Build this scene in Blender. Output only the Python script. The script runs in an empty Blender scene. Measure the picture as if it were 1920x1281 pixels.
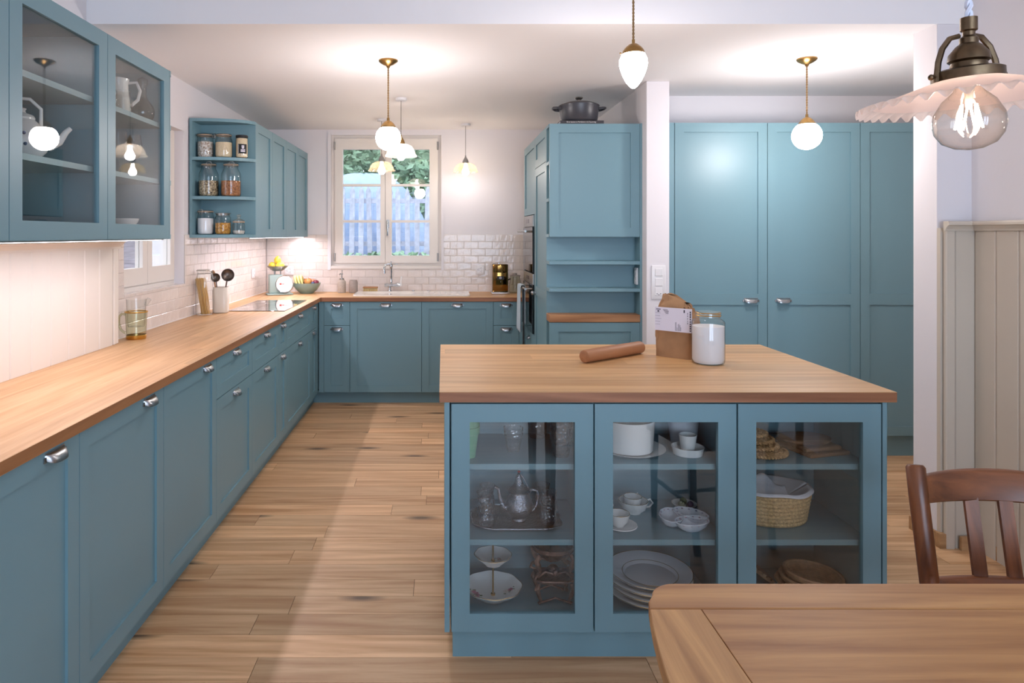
import bpy, bmesh, math, random
from math import sin, cos, pi, sqrt, radians
from mathutils import Vector, Matrix
random.seed(7)
scene = bpy.context.scene
COL = scene.collection

# ------------------------------------------------------------------ camera
cam_d = bpy.data.cameras.new('camera'); cam = bpy.data.objects.new('camera', cam_d); COL.objects.link(cam)
cam.location = (0, 0, 1.42); cam.rotation_euler = (radians(90), 0, 0)
cam_d.lens = 24; cam_d.sensor_width = 36; cam_d.sensor_fit = 'HORIZONTAL'
cam_d.shift_x = (960 - 831) / 1920; cam_d.shift_y = -(640.5 - 440) / 1920
cam_d.clip_start = 0.05; cam_d.clip_end = 200
scene.camera = cam

# ------------------------------------------------------------------ sky, daylight, exposure
world = bpy.data.worlds.new('sky'); scene.world = world; world.use_nodes = True
bg = world.node_tree.nodes['Background']
bg.inputs[0].default_value = (0.80, 0.86, 1.0, 1); bg.inputs[1].default_value = 1.45
vs = scene.view_settings
vs.view_transform = 'Standard'; vs.look = 'None'; vs.gamma = 1.0; vs.use_curve_mapping = False
vs.exposure = 1.2

def area_light(name, loc, rot, sx, sy, power, color, parent=None, spread=None):
    d = bpy.data.lights.new(name, 'AREA'); d.shape = 'RECTANGLE'; d.size = sx; d.size_y = sy
    d.energy = power; d.color = color
    if spread: d.spread = spread
    o = bpy.data.objects.new(name, d); COL.objects.link(o)
    o.location = loc; o.rotation_euler = rot
    if parent: o.parent = parent
    return o
# daylight entering through the two dining-room windows behind the camera (it cools the island front and the header)
DAY = (0.56, 0.73, 1.0)
for wx in (0.47, 1.73):
    area_light('window_rear_offscreen', (wx, -2.63, 1.375), (radians(90), 0, 0), 1.04, 2.0, 29, DAY)

# ------------------------------------------------------------------ mesh helpers
class MB:
    def __init__(s): s.v = []; s.f = []
    def add(s, vs_, fs):
        n = len(s.v); s.v += [tuple(p) for p in vs_]; s.f += [tuple(i + n for i in q) for q in fs]; return s
    def box(s, x0, x1, y0, y1, z0, z1):
        return s.add([(x0,y0,z0),(x1,y0,z0),(x1,y1,z0),(x0,y1,z0),(x0,y0,z1),(x1,y0,z1),(x1,y1,z1),(x0,y1,z1)],
                     [(0,3,2,1),(4,5,6,7),(0,1,5,4),(1,2,6,5),(2,3,7,6),(3,0,4,7)])
    def prism(s, poly, z0, z1):
        n = len(poly)
        vs_ = [(x,y,z0) for x,y in poly] + [(x,y,z1) for x,y in poly]
        fs = [tuple(range(n-1,-1,-1)), tuple(range(n,2*n))] + [(i,(i+1)%n,n+(i+1)%n,n+i) for i in range(n)]
        return s.add(vs_, fs)
    def lathe(s, prof, segs=24, c=(0,0,0), sx=1, sy=1, shape=None, zf=None, closed=False):
        vs_ = []; fs = []; m = len(prof)
        for r, z in prof:
            for k in range(segs):
                a = 2*pi*k/segs; q = shape(a) if shape else 1
                dz = zf(a, r) if zf else 0
                vs_.append((c[0]+r*q*cos(a)*sx, c[1]+r*q*sin(a)*sy, c[2]+z+dz))
        for j in range(m if closed else m-1):
            for k in range(segs):
                k2 = (k+1)%segs; j2 = (j+1)%m
                fs.append((j*segs+k, j*segs+k2, j2*segs+k2, j2*segs+k))
        if not closed:
            if prof[0][0] < 2e-3: fs.append(tuple(range(segs-1,-1,-1)))
            if prof[-1][0] < 2e-3: fs.append(tuple(range((m-1)*segs, m*segs)))
        return s.add(vs_, fs)
    def cyl(s, c, r, h, segs=20, r2=None):
        r2 = r if r2 is None else r2
        return s.lathe([(0.001,0),(r,0),(r2,h),(0.001,h)], segs, c)
    def sphere(s, c, r, segs=16, rings=10, sx=1, sy=1, sz=1):
        return s.lathe([(max(1e-3, r*sin(pi*j/rings)), -r*sz*cos(pi*j/rings)) for j in range(rings+1)], segs, c, sx, sy)
    def tube(s, pts, r, segs=8, closed=False, flat=1.0):
        pts = [Vector(p) for p in pts]; n = len(pts)
        rad = r if isinstance(r, (list, tuple)) else [r]*n
        vs_ = []; fs = []; up = None
        for i, p in enumerate(pts):
            if closed: t = pts[(i+1)%n] - pts[i-1]
            else: t = pts[min(i+1,n-1)] - pts[max(i-1,0)]
            if t.length < 1e-9: t = Vector((0,0,1))
            t.normalize()
            if up is None:
                up = Vector((0,0,1)) if abs(t.z) < 0.9 else Vector((1,0,0))
            a = t.cross(up)
            if a.length < 1e-6: a = t.orthogonal()
            a.normalize(); b = a.cross(t); b.normalize(); up = b
            for k in range(segs):
                q = 2*pi*k/segs
                vs_.append(tuple(p + a*rad[i]*cos(q)*flat + b*rad[i]*sin(q)))
        for i in range(n if closed else n-1):
            j = (i+1)%n
            for k in range(segs):
                k2 = (k+1)%segs
                fs.append((i*segs+k, i*segs+k2, j*segs+k2, j*segs+k))
        if not closed:
            fs.append(tuple(range(segs-1,-1,-1))); fs.append(tuple(range((n-1)*segs, n*segs)))
        return s.add(vs_, fs)
    def torus(s, c, R, r, segs=28, rs=8, axis='z', sx=1, sy=1):
        pts = []
        for k in range(segs):
            a = 2*pi*k/segs
            u, w = R*cos(a)*sx, R*sin(a)*sy
            pts.append((c[0]+u, c[1]+w, c[2]) if axis == 'z' else (c[0]+u, c[1], c[2]+w) if axis == 'y' else (c[0], c[1]+u, c[2]+w))
        return s.tube(pts, r, rs, True)
    def grid(s, fn, nu, nv, wrap=False):
        vs_ = [fn(i/nu, j/nv) for j in range(nv+1) for i in range(nu+1)]
        fs = [(j*(nu+1)+i, j*(nu+1)+i+1, (j+1)*(nu+1)+i+1, (j+1)*(nu+1)+i) for j in range(nv) for i in range(nu)]
        return s.add(vs_, fs)
    def xf(s, M):
        s.v = [tuple(M @ Vector(p)) for p in s.v]; return s
    def mesh(s, name, smooth=False, bevel=0, bseg=1):
        me = bpy.data.meshes.new(name); me.from_pydata(s.v, [], s.f)
        bm = bmesh.new(); bm.from_mesh(me)
        bmesh.ops.recalc_face_normals(bm, faces=bm.faces)
        if bevel:
            ed = [e for e in bm.edges if len(e.link_faces) == 2 and e.calc_face_angle(0) > 0.6]
            bmesh.ops.bevel(bm, geom=ed, offset=bevel, segments=bseg, affect='EDGES', profile=0.5, clamp_overlap=True)
        bm.to_mesh(me); bm.free()
        if smooth:
            me.shade_smooth(); me.set_sharp_from_angle(angle=radians(40))
        return me

def arc(cx, cy, r, a0, a1, n=8):
    return [(cx + r*cos(radians(a0+(a1-a0)*i/n)), cy + r*sin(radians(a0+(a1-a0)*i/n))) for i in range(n+1)]
def cap_ends(prof): return prof

def T(name, label, cat, loc=(0,0,0), rz=0, group=None, kind=None):
    o = bpy.data.objects.new(name, None); COL.objects.link(o)
    o.empty_display_size = 0.05
    o.location = loc; o.rotation_euler = (0,0,rz)
    tag(o, label, cat, group, kind); return o
def tag(o, label=None, cat=None, group=None, kind=None):
    if label: o['label'] = label
    if cat: o['category'] = cat
    if group: o['group'] = group
    if kind: o['kind'] = kind
    return o
def P(name, mb, mat, parent=None, loc=(0,0,0), rot=(0,0,0), smooth=False, bevel=0, bseg=1, label=None):
    me = mb.mesh(name, smooth, bevel, bseg) if isinstance(mb, MB) else mb
    if mat is not None and not me.materials: me.materials.append(mat)
    o = bpy.data.objects.new(name, me); COL.objects.link(o)
    o.location = loc; o.rotation_euler = rot
    if parent is not None: o.parent = parent
    if label: o['label'] = label
    return o
def S(name, label, cat, mb, mat, loc=(0,0,0), rot=(0,0,0), smooth=False, bevel=0, bseg=1, group=None):
    o = P(name, mb, mat, None, loc, rot, smooth, bevel, bseg)
    return tag(o, label, cat, group)
def ST(name, mb, mat, parent=None, **k):
    o = P(name, mb, mat, parent, **k)
    if parent is None: o['kind'] = 'structure'
    return o
def copy_tree(o, parent=None):
    c = o.copy(); COL.objects.link(c); c.parent = parent
    for ch in list(o.children): copy_tree(ch, c)
    return c
_txt = {}
def text_mesh(s_, size, align='CENTER', extrude=0.0003):
    cu = bpy.data.curves.new('lettering', 'FONT'); cu.body = s_; cu.size = size; cu.align_x = align; cu.align_y = 'CENTER'; cu.extrude = extrude
    ob = bpy.data.objects.new('lettering_tmp', cu); COL.objects.link(ob)
    dg = bpy.context.evaluated_depsgraph_get()
    me = bpy.data.meshes.new_from_object(ob.evaluated_get(dg)); me.name = 'lettering'
    bpy.data.objects.remove(ob); bpy.data.curves.remove(cu)
    return me

# ------------------------------------------------------------------ materials
def lin(c):
    return tuple(((x/255)/12.92 if x/255 <= 0.04045 else ((x/255+0.055)/1.055)**2.4) for x in c) + (1,)
def newmat(name):
    m = bpy.data.materials.new(name); m.use_nodes = True
    nt = m.node_tree; return m, nt, nt.nodes['Principled BSDF']
def N(nt, t, **kw):
    n = nt.nodes.new(t)
    for k, v in kw.items(): setattr(n, k, v)
    return n
def mat(name, rgb, rough=0.5, metal=0.0, noise=0.0, nscale=20, bump=0.0, bscale=60, spec=0.5, coat=0.0, rgb2=None, rand=0.0, stretch=None):
    m, nt, b = newmat(name); L = nt.links
    b.inputs['Base Color'].default_value = lin(rgb); b.inputs['Roughness'].default_value = rough
    b.inputs['Metallic'].default_value = metal; b.inputs['Specular IOR Level'].default_value = spec
    b.inputs['Coat Weight'].default_value = coat
    tc = N(nt, 'ShaderNodeTexCoord'); src = tc.outputs['Object']
    if stretch:
        mp = N(nt, 'ShaderNodeMapping'); mp.inputs['Scale'].default_value = stretch; L.new(src, mp.inputs[0]); src = mp.outputs[0]
    if noise or rgb2:
        nz = N(nt, 'ShaderNodeTexNoise'); nz.inputs['Scale'].default_value = nscale; nz.inputs['Detail'].default_value = 4
        L.new(src, nz.inputs['Vector'])
        rp = N(nt, 'ShaderNodeValToRGB'); L.new(nz.outputs['Fac'], rp.inputs[0])
        if rgb2: c0, c1 = lin(rgb), lin(rgb2)
        else:
            c = lin(rgb); c0 = tuple(x*(1-noise) for x in c[:3])+(1,); c1 = tuple(min(1,x*(1+noise)) for x in c[:3])+(1,)
        rp.color_ramp.elements[0].color = c0; rp.color_ramp.elements[1].color = c1
        rp.color_ramp.elements[0].position = 0.35; rp.color_ramp.elements[1].position = 0.65
        out = rp.outputs[0]
        L.new(out, b.inputs['Base Color'])
    if rand:
        oi = N(nt, 'ShaderNodeObjectInfo'); hs = N(nt, 'ShaderNodeHueSaturation')
        mr = N(nt, 'ShaderNodeMapRange'); mr.inputs[3].default_value = 1-rand; mr.inputs[4].default_value = 1+rand
        L.new(oi.outputs['Random'], mr.inputs[0]); L.new(mr.outputs[0], hs.inputs['Value'])
        if noise or rgb2: L.new(out, hs.inputs['Color'])
        else: hs.inputs['Color'].default_value = lin(rgb)
        L.new(hs.outputs[0], b.inputs['Base Color'])
    if bump:
        n2 = N(nt, 'ShaderNodeTexNoise'); n2.inputs['Scale'].default_value = bscale; n2.inputs['Detail'].default_value = 3
        L.new(src, n2.inputs['Vector'])
        bp = N(nt, 'ShaderNodeBump'); bp.inputs['Strength'].default_value = bump; bp.inputs['Distance'].default_value = 0.01
        L.new(n2.outputs['Fac'], bp.inputs['Height']); L.new(bp.outputs[0], b.inputs['Normal'])
    return m
def wood(name, dark, mid, light, axis='x', stave=0.0, rough=0.45, gs=1.0, rand=0.0, knots=0.0, bump=0.08, sat=1.0):
    """oak-like grain running along the given object axis; staves differ in tone across it"""
    m, nt, b = newmat(name); L = nt.links
    b.inputs['Roughness'].default_value = rough
    tc = N(nt, 'ShaderNodeTexCoord'); src = tc.outputs['Object']
    oi = N(nt, 'ShaderNodeObjectInfo')
    off = N(nt, 'ShaderNodeVectorMath', operation='MULTIPLY_ADD')
    cmb = N(nt, 'ShaderNodeCombineXYZ')
    for i in range(3): L.new(oi.outputs['Random'], cmb.inputs[i])
    off.inputs[1].default_value = (37.0, 53.0, 11.0)
    L.new(cmb.outputs[0], off.inputs[0]); L.new(src, off.inputs[2])
    vec = off.outputs[0]
    sep = N(nt, 'ShaderNodeSeparateXYZ'); L.new(src, sep.inputs[0])
    across = sep.outputs[{'x':1,'y':0,'z':0}[axis]]
    stv = None
    if stave:
        dv = N(nt, 'ShaderNodeMath', operation='DIVIDE'); L.new(across, dv.inputs[0]); dv.inputs[1].default_value = stave
        fl = N(nt, 'ShaderNodeMath', operation='FLOOR'); L.new(dv.outputs[0], fl.inputs[0])
        # break each stave along its length
        al = sep.outputs[{'x':0,'y':1,'z':2}[axis]]
        ad = N(nt, 'ShaderNodeMath', operation='MULTIPLY_ADD'); L.new(fl.outputs[0], ad.inputs[0]); ad.inputs[1].default_value = 0.37; L.new(al, ad.inputs[2])
        d2 = N(nt, 'ShaderNodeMath', operation='DIVIDE'); L.new(ad.outputs[0], d2.inputs[0]); d2.inputs[1].default_value = 9.0
        f2 = N(nt, 'ShaderNodeMath', operation='FLOOR'); L.new(d2.outputs[0], f2.inputs[0])
        cb = N(nt, 'ShaderNodeCombineXYZ'); L.new(fl.outputs[0], cb.inputs[0]); L.new(f2.outputs[0], cb.inputs[1])
        wn = N(nt, 'ShaderNodeTexWhiteNoise'); wn.noise_dimensions = '2D'; L.new(cb.outputs[0], wn.inputs['Vector'])
        stv = wn.outputs['Value']
        sh = N(nt, 'ShaderNodeVectorMath', operation='MULTIPLY_ADD'); L.new(wn.outputs['Color'], sh.inputs[0]); sh.inputs[1].default_value = (9,9,9); L.new(vec, sh.inputs[2])
        vec = sh.outputs[0]
    lo, hi = 1.3*gs, 22*gs
    sc = {'x':(lo,hi,hi*0.7),'y':(hi,lo,hi*0.7),'z':(hi,hi*0.7,lo)}[axis]
    mp = N(nt, 'ShaderNodeMapping'); mp.inputs['Scale'].default_value = sc; L.new(vec, mp.inputs[0])
    n1 = N(nt, 'ShaderNodeTexNoise'); n1.inputs['Scale'].default_value = 1.0; n1.inputs['Detail'].default_value = 6; n1.inputs['Roughness'].default_value = 0.65; n1.inputs['Distortion'].default_value = 0.6
    L.new(mp.outputs[0], n1.inputs['Vector'])
    sc2 = tuple(x*0.28 for x in sc)
    mp2 = N(nt, 'ShaderNodeMapping'); mp2.inputs['Scale'].default_value = sc2; L.new(vec, mp2.inputs[0])
    n2 = N(nt, 'ShaderNodeTexNoise'); n2.inputs['Scale'].default_value = 1.0; n2.inputs['Detail'].default_value = 2; n2.inputs['Distortion'].default_value = 0.3
    L.new(mp2.outputs[0], n2.inputs['Vector'])
    # cathedral rings from the broad noise
    ml = N(nt, 'ShaderNodeMath', operation='MULTIPLY'); L.new(n2.outputs['Fac'], ml.inputs[0]); ml.inputs[1].default_value = 15.0
    fr = N(nt, 'ShaderNodeMath', operation='PINGPONG'); L.new(ml.outputs[0], fr.inputs[0]); fr.inputs[1].default_value = 1.0
    mx = N(nt, 'ShaderNodeMath', operation='MULTIPLY_ADD'); L.new(fr.outputs[0], mx.inputs[0]); mx.inputs[1].default_value = 0.20
    L.new(n1.outputs['Fac'], mx.inputs[2])
    rp = N(nt, 'ShaderNodeValToRGB'); cr = rp.color_ramp
    cr.elements[0].position = 0.36; cr.elements[0].color = lin(dark)
    e = cr.elements.new(0.58); e.color = lin(mid)
    cr.elements[1].position = 0.86; cr.elements[1].color = lin(light)
    L.new(mx.outputs[0], rp.inputs[0]); col = rp.outputs[0]
    if knots:
        mk = N(nt, 'ShaderNodeMapping'); ks = {'x':(1.3,4.2,1),'y':(4.2,1.3,1),'z':(4.2,4.2,1.3)}[axis]; mk.inputs['Scale'].default_value = ks; L.new(vec, mk.inputs[0])
        vo = N(nt, 'ShaderNodeTexVoronoi'); vo.voronoi_dimensions = '2D'; vo.inputs['Scale'].default_value = 0.62; L.new(mk.outputs[0], vo.inputs['Vector'])
        kr = N(nt, 'ShaderNodeValToRGB'); kr.color_ramp.elements[0].position = 0.02; kr.color_ramp.elements[0].color = (knots,)*3+(1,)
        kr.color_ramp.elements[1].position = 0.085; kr.color_ramp.elements[1].color = (0,0,0,1)
        L.new(vo.outputs['Distance'], kr.inputs[0])
        mk2 = N(nt, 'ShaderNodeMix', data_type='RGBA'); L.new(kr.outputs[0], mk2.inputs[0]); L.new(col, mk2.inputs[6]); mk2.inputs[7].default_value = lin(tuple(x*0.45 for x in dark)); col = mk2.outputs[2]
    hs = N(nt, 'ShaderNodeHueSaturation'); hs.inputs['Saturation'].default_value = sat
    L.new(col, hs.inputs['Color'])
    val = N(nt, 'ShaderNodeMapRange'); val.inputs[3].default_value = 1-max(rand, 0.16 if stave else rand); val.inputs[4].default_value = 1+max(rand, 0.12 if stave else rand)
    L.new(stv if stv is not None else oi.outputs['Random'], val.inputs[0]); L.new(val.outputs[0], hs.inputs['Value'])
    L.new(hs.outputs[0], b.inputs['Base Color'])
    if bump:
        bp = N(nt, 'ShaderNodeBump'); bp.inputs['Strength'].default_value = bump; bp.inputs['Distance'].default_value = 0.004
        L.new(n1.outputs['Fac'], bp.inputs['Height']); L.new(bp.outputs[0], b.inputs['Normal'])
    return m
def glass(name, tint=(1,1,1), refl=1.0, edge=0.55, body=0.0, bodycol=(255,255,255), ior=1.5, rough=0.0, bump=0.0, bscale=40):
    """clear sheet glass: see-through, with a Fresnel reflection on it"""
    m = bpy.data.materials.new(name); m.use_nodes = True; nt = m.node_tree; L = nt.links
    nt.nodes.remove(nt.nodes['Principled BSDF']); out = nt.nodes['Material Output']
    tr = N(nt, 'ShaderNodeBsdfTransparent'); tr.inputs[0].default_value = (*tint, 1)
    gl = N(nt, 'ShaderNodeBsdfGlossy'); gl.inputs['Roughness'].default_value = rough
    fr = N(nt, 'ShaderNodeLayerWeight'); fr.inputs['Blend'].default_value = 0.5      # Schlick Fresnel, the same from both sides
    pw5 = N(nt, 'ShaderNodeMath', operation='POWER'); L.new(fr.outputs['Facing'], pw5.inputs[0]); pw5.inputs[1].default_value = 4.5
    f0 = ((ior-1)/(ior+1))**2
    sch = N(nt, 'ShaderNodeMath', operation='MULTIPLY_ADD'); L.new(pw5.outputs[0], sch.inputs[0]); sch.inputs[1].default_value = 0.55; sch.inputs[2].default_value = f0
    if edge:      # light crosses more glass where the wall is seen edge-on
        p3 = N(nt, 'ShaderNodeMath', operation='POWER'); L.new(fr.outputs['Facing'], p3.inputs[0]); p3.inputs[1].default_value = 3.0
        tm = N(nt, 'ShaderNodeMix', data_type='RGBA'); L.new(p3.outputs[0], tm.inputs[0]); tm.inputs[6].default_value = (*tint, 1); tm.inputs[7].default_value = tuple(c*(1-edge) for c in tint)+(1,)
        L.new(tm.outputs[2], tr.inputs[0])
    ml = N(nt, 'ShaderNodeMath', operation='MULTIPLY'); ml.use_clamp = True; L.new(sch.outputs[0], ml.inputs[0]); ml.inputs[1].default_value = refl
    mx = N(nt, 'ShaderNodeMixShader'); L.new(ml.outputs[0], mx.inputs[0]); L.new(tr.outputs[0], mx.inputs[1]); L.new(gl.outputs[0], mx.inputs[2])
    last = mx.outputs[0]
    if bump:
        tc = N(nt, 'ShaderNodeTexCoord'); n2 = N(nt, 'ShaderNodeTexVoronoi'); n2.inputs['Scale'].default_value = bscale; L.new(tc.outputs['Object'], n2.inputs['Vector'])
        bp = N(nt, 'ShaderNodeBump'); bp.inputs['Strength'].default_value = bump; bp.inputs['Distance'].default_value = 0.01
        L.new(n2.outputs['Distance'], bp.inputs['Height']); L.new(bp.outputs[0], gl.inputs['Normal']); L.new(bp.outputs[0], fr.inputs['Normal'])
    if body:
        df = N(nt, 'ShaderNodeBsdfDiffuse'); df.inputs[0].default_value = lin(bodycol)
        tl = N(nt, 'ShaderNodeBsdfTranslucent'); tl.inputs[0].default_value = lin(bodycol)
        m1 = N(nt, 'ShaderNodeMixShader'); m1.inputs[0].default_value = 0.55; L.new(df.outputs[0], m1.inputs[1]); L.new(tl.outputs[0], m1.inputs[2])
        m2 = N(nt, 'ShaderNodeMixShader'); m2.inputs[0].default_value = body; L.new(last, m2.inputs[1]); L.new(m1.outputs[0], m2.inputs[2]); last = m2.outputs[0]
    L.new(last, out.inputs['Surface'])
    return m
def emit(name, rgb, strength):
    m = bpy.data.materials.new(name); m.use_nodes = True; nt = m.node_tree
    nt.nodes.remove(nt.nodes['Principled BSDF'])
    e = N(nt, 'ShaderNodeEmission'); e.inputs[0].default_value = (*rgb, 1); e.inputs[1].default_value = strength
    nt.links.new(e.outputs[0], nt.nodes['Material Output'].inputs['Surface']); return m

TEAL = mat('teal_paint', (114, 149, 159), 0.40, bump=0.02, bscale=220)
WALL = mat('white_plaster', (232, 227, 229), 0.9, bump=0.05, bscale=30)
CEIL = mat('ceiling_plaster', (246, 243, 243), 0.95)
PANEL = mat('cream_panelling', (226, 216, 204), 0.5)
GREIGE = mat('greige_panelling', (206, 194, 178), 0.5)
FRAME = mat('window_paint', (232, 224, 216), 0.45)
TILE = mat('handmade_tile', (228, 216, 208), 0.12, noise=0.03, nscale=9, bump=0.30, bscale=26, rand=0.05)
GROUT = mat('grout', (205, 195, 188), 0.9)
FLOOR = wood('oak_floor', (184, 134, 90), (220, 174, 128), (234, 194, 150), 'x', rough=0.42, gs=1.0, rand=0.19, knots=0.9, bump=0.05)
FLOORB = mat('floor_joint', (70, 48, 32), 0.9)
OAKY = wood('oak_worktop_lengthwise', (188, 140, 92), (208, 162, 114), (220, 178, 132), 'y', stave=0.125, rough=0.42)
OAKX = wood('oak_worktop_crosswise', (188, 138, 88), (208, 160, 106), (222, 180, 128), 'x', stave=0.12, rough=0.42)
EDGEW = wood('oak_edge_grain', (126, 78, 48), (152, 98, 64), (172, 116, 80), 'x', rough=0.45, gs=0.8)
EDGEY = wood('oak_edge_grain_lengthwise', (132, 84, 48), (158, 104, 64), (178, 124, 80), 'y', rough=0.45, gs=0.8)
TABLEX = wood('old_oak_table', (146, 94, 50), (178, 122, 70), (198, 148, 92), 'x', rough=0.5, gs=1.1, rand=0.05)
TABLEY = wood('old_oak_table_end', (152, 104, 56), (184, 132, 76), (202, 152, 94), 'y', rough=0.5, gs=1.4, rand=0.05)
CHAIRW = wood('reddish_beech', (80, 42, 20), (114, 62, 32), (142, 84, 46), 'z', rough=0.35, gs=1.2)
CHAIRX = wood('reddish_beech_rail', (80, 42, 20), (114, 62, 32), (142, 84, 46), 'x', rough=0.35, gs=1.2)
SLABW = wood('oak_ledge', (140, 92, 56), (170, 118, 78), (190, 140, 96), 'x', rough=0.5)
PINW = wood('rolling_pin_beech', (134, 82, 50), (168, 108, 68), (188, 130, 88), 'x', rough=0.5, gs=0.8)
BOARDW = wood('chopping_board', (104, 72, 50), (136, 98, 70), (158, 118, 86), 'x', rough=0.55, gs=1.3, rand=0.06)
SPOONW = mat('spoon_wood', (170, 120, 76), 0.6, noise=0.1, nscale=12)
BASE_OAK = wood('oak_skirting', (150, 108, 68), (184, 142, 98), (200, 160, 116), 'x', rough=0.5)
PEWTER = mat('pewter', (172, 174, 176), 0.27, 1.0)
CHROME = mat('chrome', (205, 208, 212), 0.08, 1.0)
STEEL = mat('brushed_steel', (170, 168, 164), 0.3, 1.0)
BRASS = mat('aged_brass', (172, 136, 84), 0.3, 1.0, noise=0.12, nscale=50)
BRASSD = mat('patinated_brass', (104, 86, 66), 0.36, 1.0, noise=0.25, nscale=45)
GOLD = mat('gold_rim', (206, 162, 84), 0.25, 1.0)
SILVER = mat('engraved_silver', (150, 150, 158), 0.20, 1.0, bump=0.4, bscale=190)
TRAYM = mat('dark_silver_tray', (112, 100, 92), 0.28, 1.0, bump=0.4, bscale=120)
BRONZE = mat('dull_bronze', (126, 96, 84), 0.45, 0.75, noise=0.25, nscale=60, bump=0.5, bscale=90)
CORD = mat('braided_cord', (160, 128, 88), 0.85, noise=0.35, nscale=300)
DARKCORD = mat('dark_cord', (84, 72, 66), 0.8)
WHITEP = mat('white_plastic', (235, 232, 232), 0.35)
WCORD = mat('white_cord', (214, 216, 228), 0.8)
BLACK = mat('black_matt', (18, 18, 20), 0.5)
BLACKG = mat('black_glass', (10, 11, 13), 0.03, spec=0.8)
HOBG = mat('hob_glass', (34, 34, 36), 0.02, spec=1.0, coat=1.0)
IRON = mat('dark_enamel', (66, 66, 72), 0.34, bump=0.05, bscale=300)
PORC = mat('white_porcelain', (238, 234, 230), 0.14, spec=0.6)
PORCB = mat('bluish_porcelain', (228, 228, 234), 0.16)
ENAMEL = mat('sink_enamel', (236, 230, 222), 0.12)
STONEW = mat('stoneware_beige', (186, 174, 162), 0.6, noise=0.08, nscale=80)
STONEG = mat('stoneware_grey', (162, 150, 142), 0.6, noise=0.06, nscale=60)
CROCKM = mat('crock_glaze', (222, 212, 198), 0.25)
MINT = mat('mint_enamel', (160, 182, 176), 0.35)
MINTB = mat('bowl_glaze', (140, 164, 156), 0.3)
YELLOW = mat('lemon_skin', (236, 206, 72), 0.45, noise=0.06, nscale=30, bump=0.1, bscale=150)
BANANA = mat('banana_skin', (238, 220, 140), 0.5, noise=0.06, nscale=15)
APPLE = mat('apple_skin', (188, 78, 50), 0.35, rgb2=(226, 160, 88), nscale=12)
PLUM = mat('plum_skin', (118, 38, 56), 0.35, noise=0.2, nscale=25)
BLUEB = mat('blue_plum_skin', (70, 84, 122), 0.5, noise=0.2, nscale=25)
PEACH = mat('peach_skin', (226, 142, 104), 0.55, noise=0.15, nscale=15)
KRAFT = mat('kraft_paper', (168, 126, 88), 0.8, noise=0.10, nscale=14, bump=0.25, bscale=26)
PAPER = mat('white_paper', (222, 216, 226), 0.8)
INK = mat('ink', (60, 56, 70), 0.8)
REDINK = mat('red_ink', (196, 66, 52), 0.7)
FLOURM = mat('flour', (240, 236, 238), 0.95)
SEA = mat('oat_flakes', (222, 200, 166), 0.9, noise=0.10, nscale=180, bump=0.3, bscale=200)
BEANS = mat('white_beans', (236, 230, 226), 0.5, rgb2=(172, 142, 116), nscale=95, bump=1.0, bscale=95)
NUTS1 = mat('mixed_nuts', (206, 186, 150), 0.6, rgb2=(96, 72, 48), nscale=90, bump=1.0, bscale=90)
NUTS2 = mat('almonds', (188, 126, 78), 0.6, rgb2=(130, 78, 44), nscale=85, bump=1.0, bscale=85)
PASTA = mat('yellow_pasta', (222, 162, 62), 0.55, rgb2=(168, 108, 34), nscale=80, bump=1.0, bscale=80)
SALT = mat('coarse_salt', (212, 204, 196), 0.8, bump=0.6, bscale=160)
SPAG = mat('spaghetti', (214, 170, 100), 0.6)
STRAW = mat('woven_straw', (206, 172, 124), 0.8, noise=0.22, nscale=140, bump=0.6, bscale=150)
RAFFIA = mat('braided_raffia', (190, 146, 98), 0.8, noise=0.25, nscale=120, bump=0.5, bscale=140)
RATTAN = mat('rattan_cane', (176, 130, 94), 0.6, noise=0.14, nscale=60)
LINEN = mat('white_linen', (228, 222, 224), 0.9, bump=0.15, bscale=200)
TOWEL = mat('pale_blue_towel', (186, 202, 212), 0.95, bump=0.4, bscale=160)
GREENPOT = mat('green_plastic', (112, 168, 132), 0.45)
PINKF = mat('pink_bloom', (206, 128, 128), 0.7, noise=0.2, nscale=60)
ROSE = mat('rose_transfer', (176, 96, 120), 0.4, noise=0.3, nscale=120)
LEAFT = mat('leaf_transfer', (104, 108, 66), 0.4, noise=0.25, nscale=120)
FLORAL = mat('blue_floral_transfer', (176, 182, 204), 0.35, rgb2=(212, 172, 176), nscale=120)
SILI = mat('sealant', (236, 230, 228), 0.5)
RUBBER = mat('seal_rubber', (186, 158, 132), 0.6)
PANE = glass('pane_glass', (0.97, 0.985, 0.98), refl=1.35, edge=0)
JARG = glass('jar_glass', (0.95, 0.97, 0.965), refl=1.9, ior=1.45)
CRYST = glass('cut_glass', (0.93, 0.94, 0.96), refl=3.2, ior=1.5, body=0.05, bodycol=(225,228,240), bump=0.5, bscale=90)
SMOKE = glass('smoky_glass', (0.86, 0.88, 0.80), refl=1.8)
AMBERG = glass('olive_glass', (0.86, 0.88, 0.76), refl=1.8)
BULBG = glass('bulb_glass', (0.99, 0.94, 0.88), refl=1.6)
SHADEG = glass('frosted_shade_glass', (0.94, 0.91, 0.87), refl=1.4, body=0.34, bodycol=(240, 228, 214))
SHADEC = glass('crackle_shade_glass', (0.86, 0.80, 0.68), refl=2.6, body=0.14, bodycol=(206, 182, 138), bump=0.8, bscale=110)
PINKS = glass('pink_opal_glass', (0.99, 0.94, 0.92), refl=1.0, body=0.9, bodycol=(250, 230, 224))
FRILL = glass('clear_pink_frill', (0.99, 0.95, 0.93), refl=2.0, body=0.75, bodycol=(252, 238, 232), bump=0.3, bscale=40)
GLOBE = emit('opal_globe', (1.0, 0.93, 0.92), 41.0)
TEAR = emit('opal_teardrop', (1.0, 0.93, 0.91), 28.0)
BULB = emit('lit_bulb', (1.0, 0.91, 0.86), 38.0)
FILA = emit('lit_filament', (1.0, 0.80, 0.66), 34.0)
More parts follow.
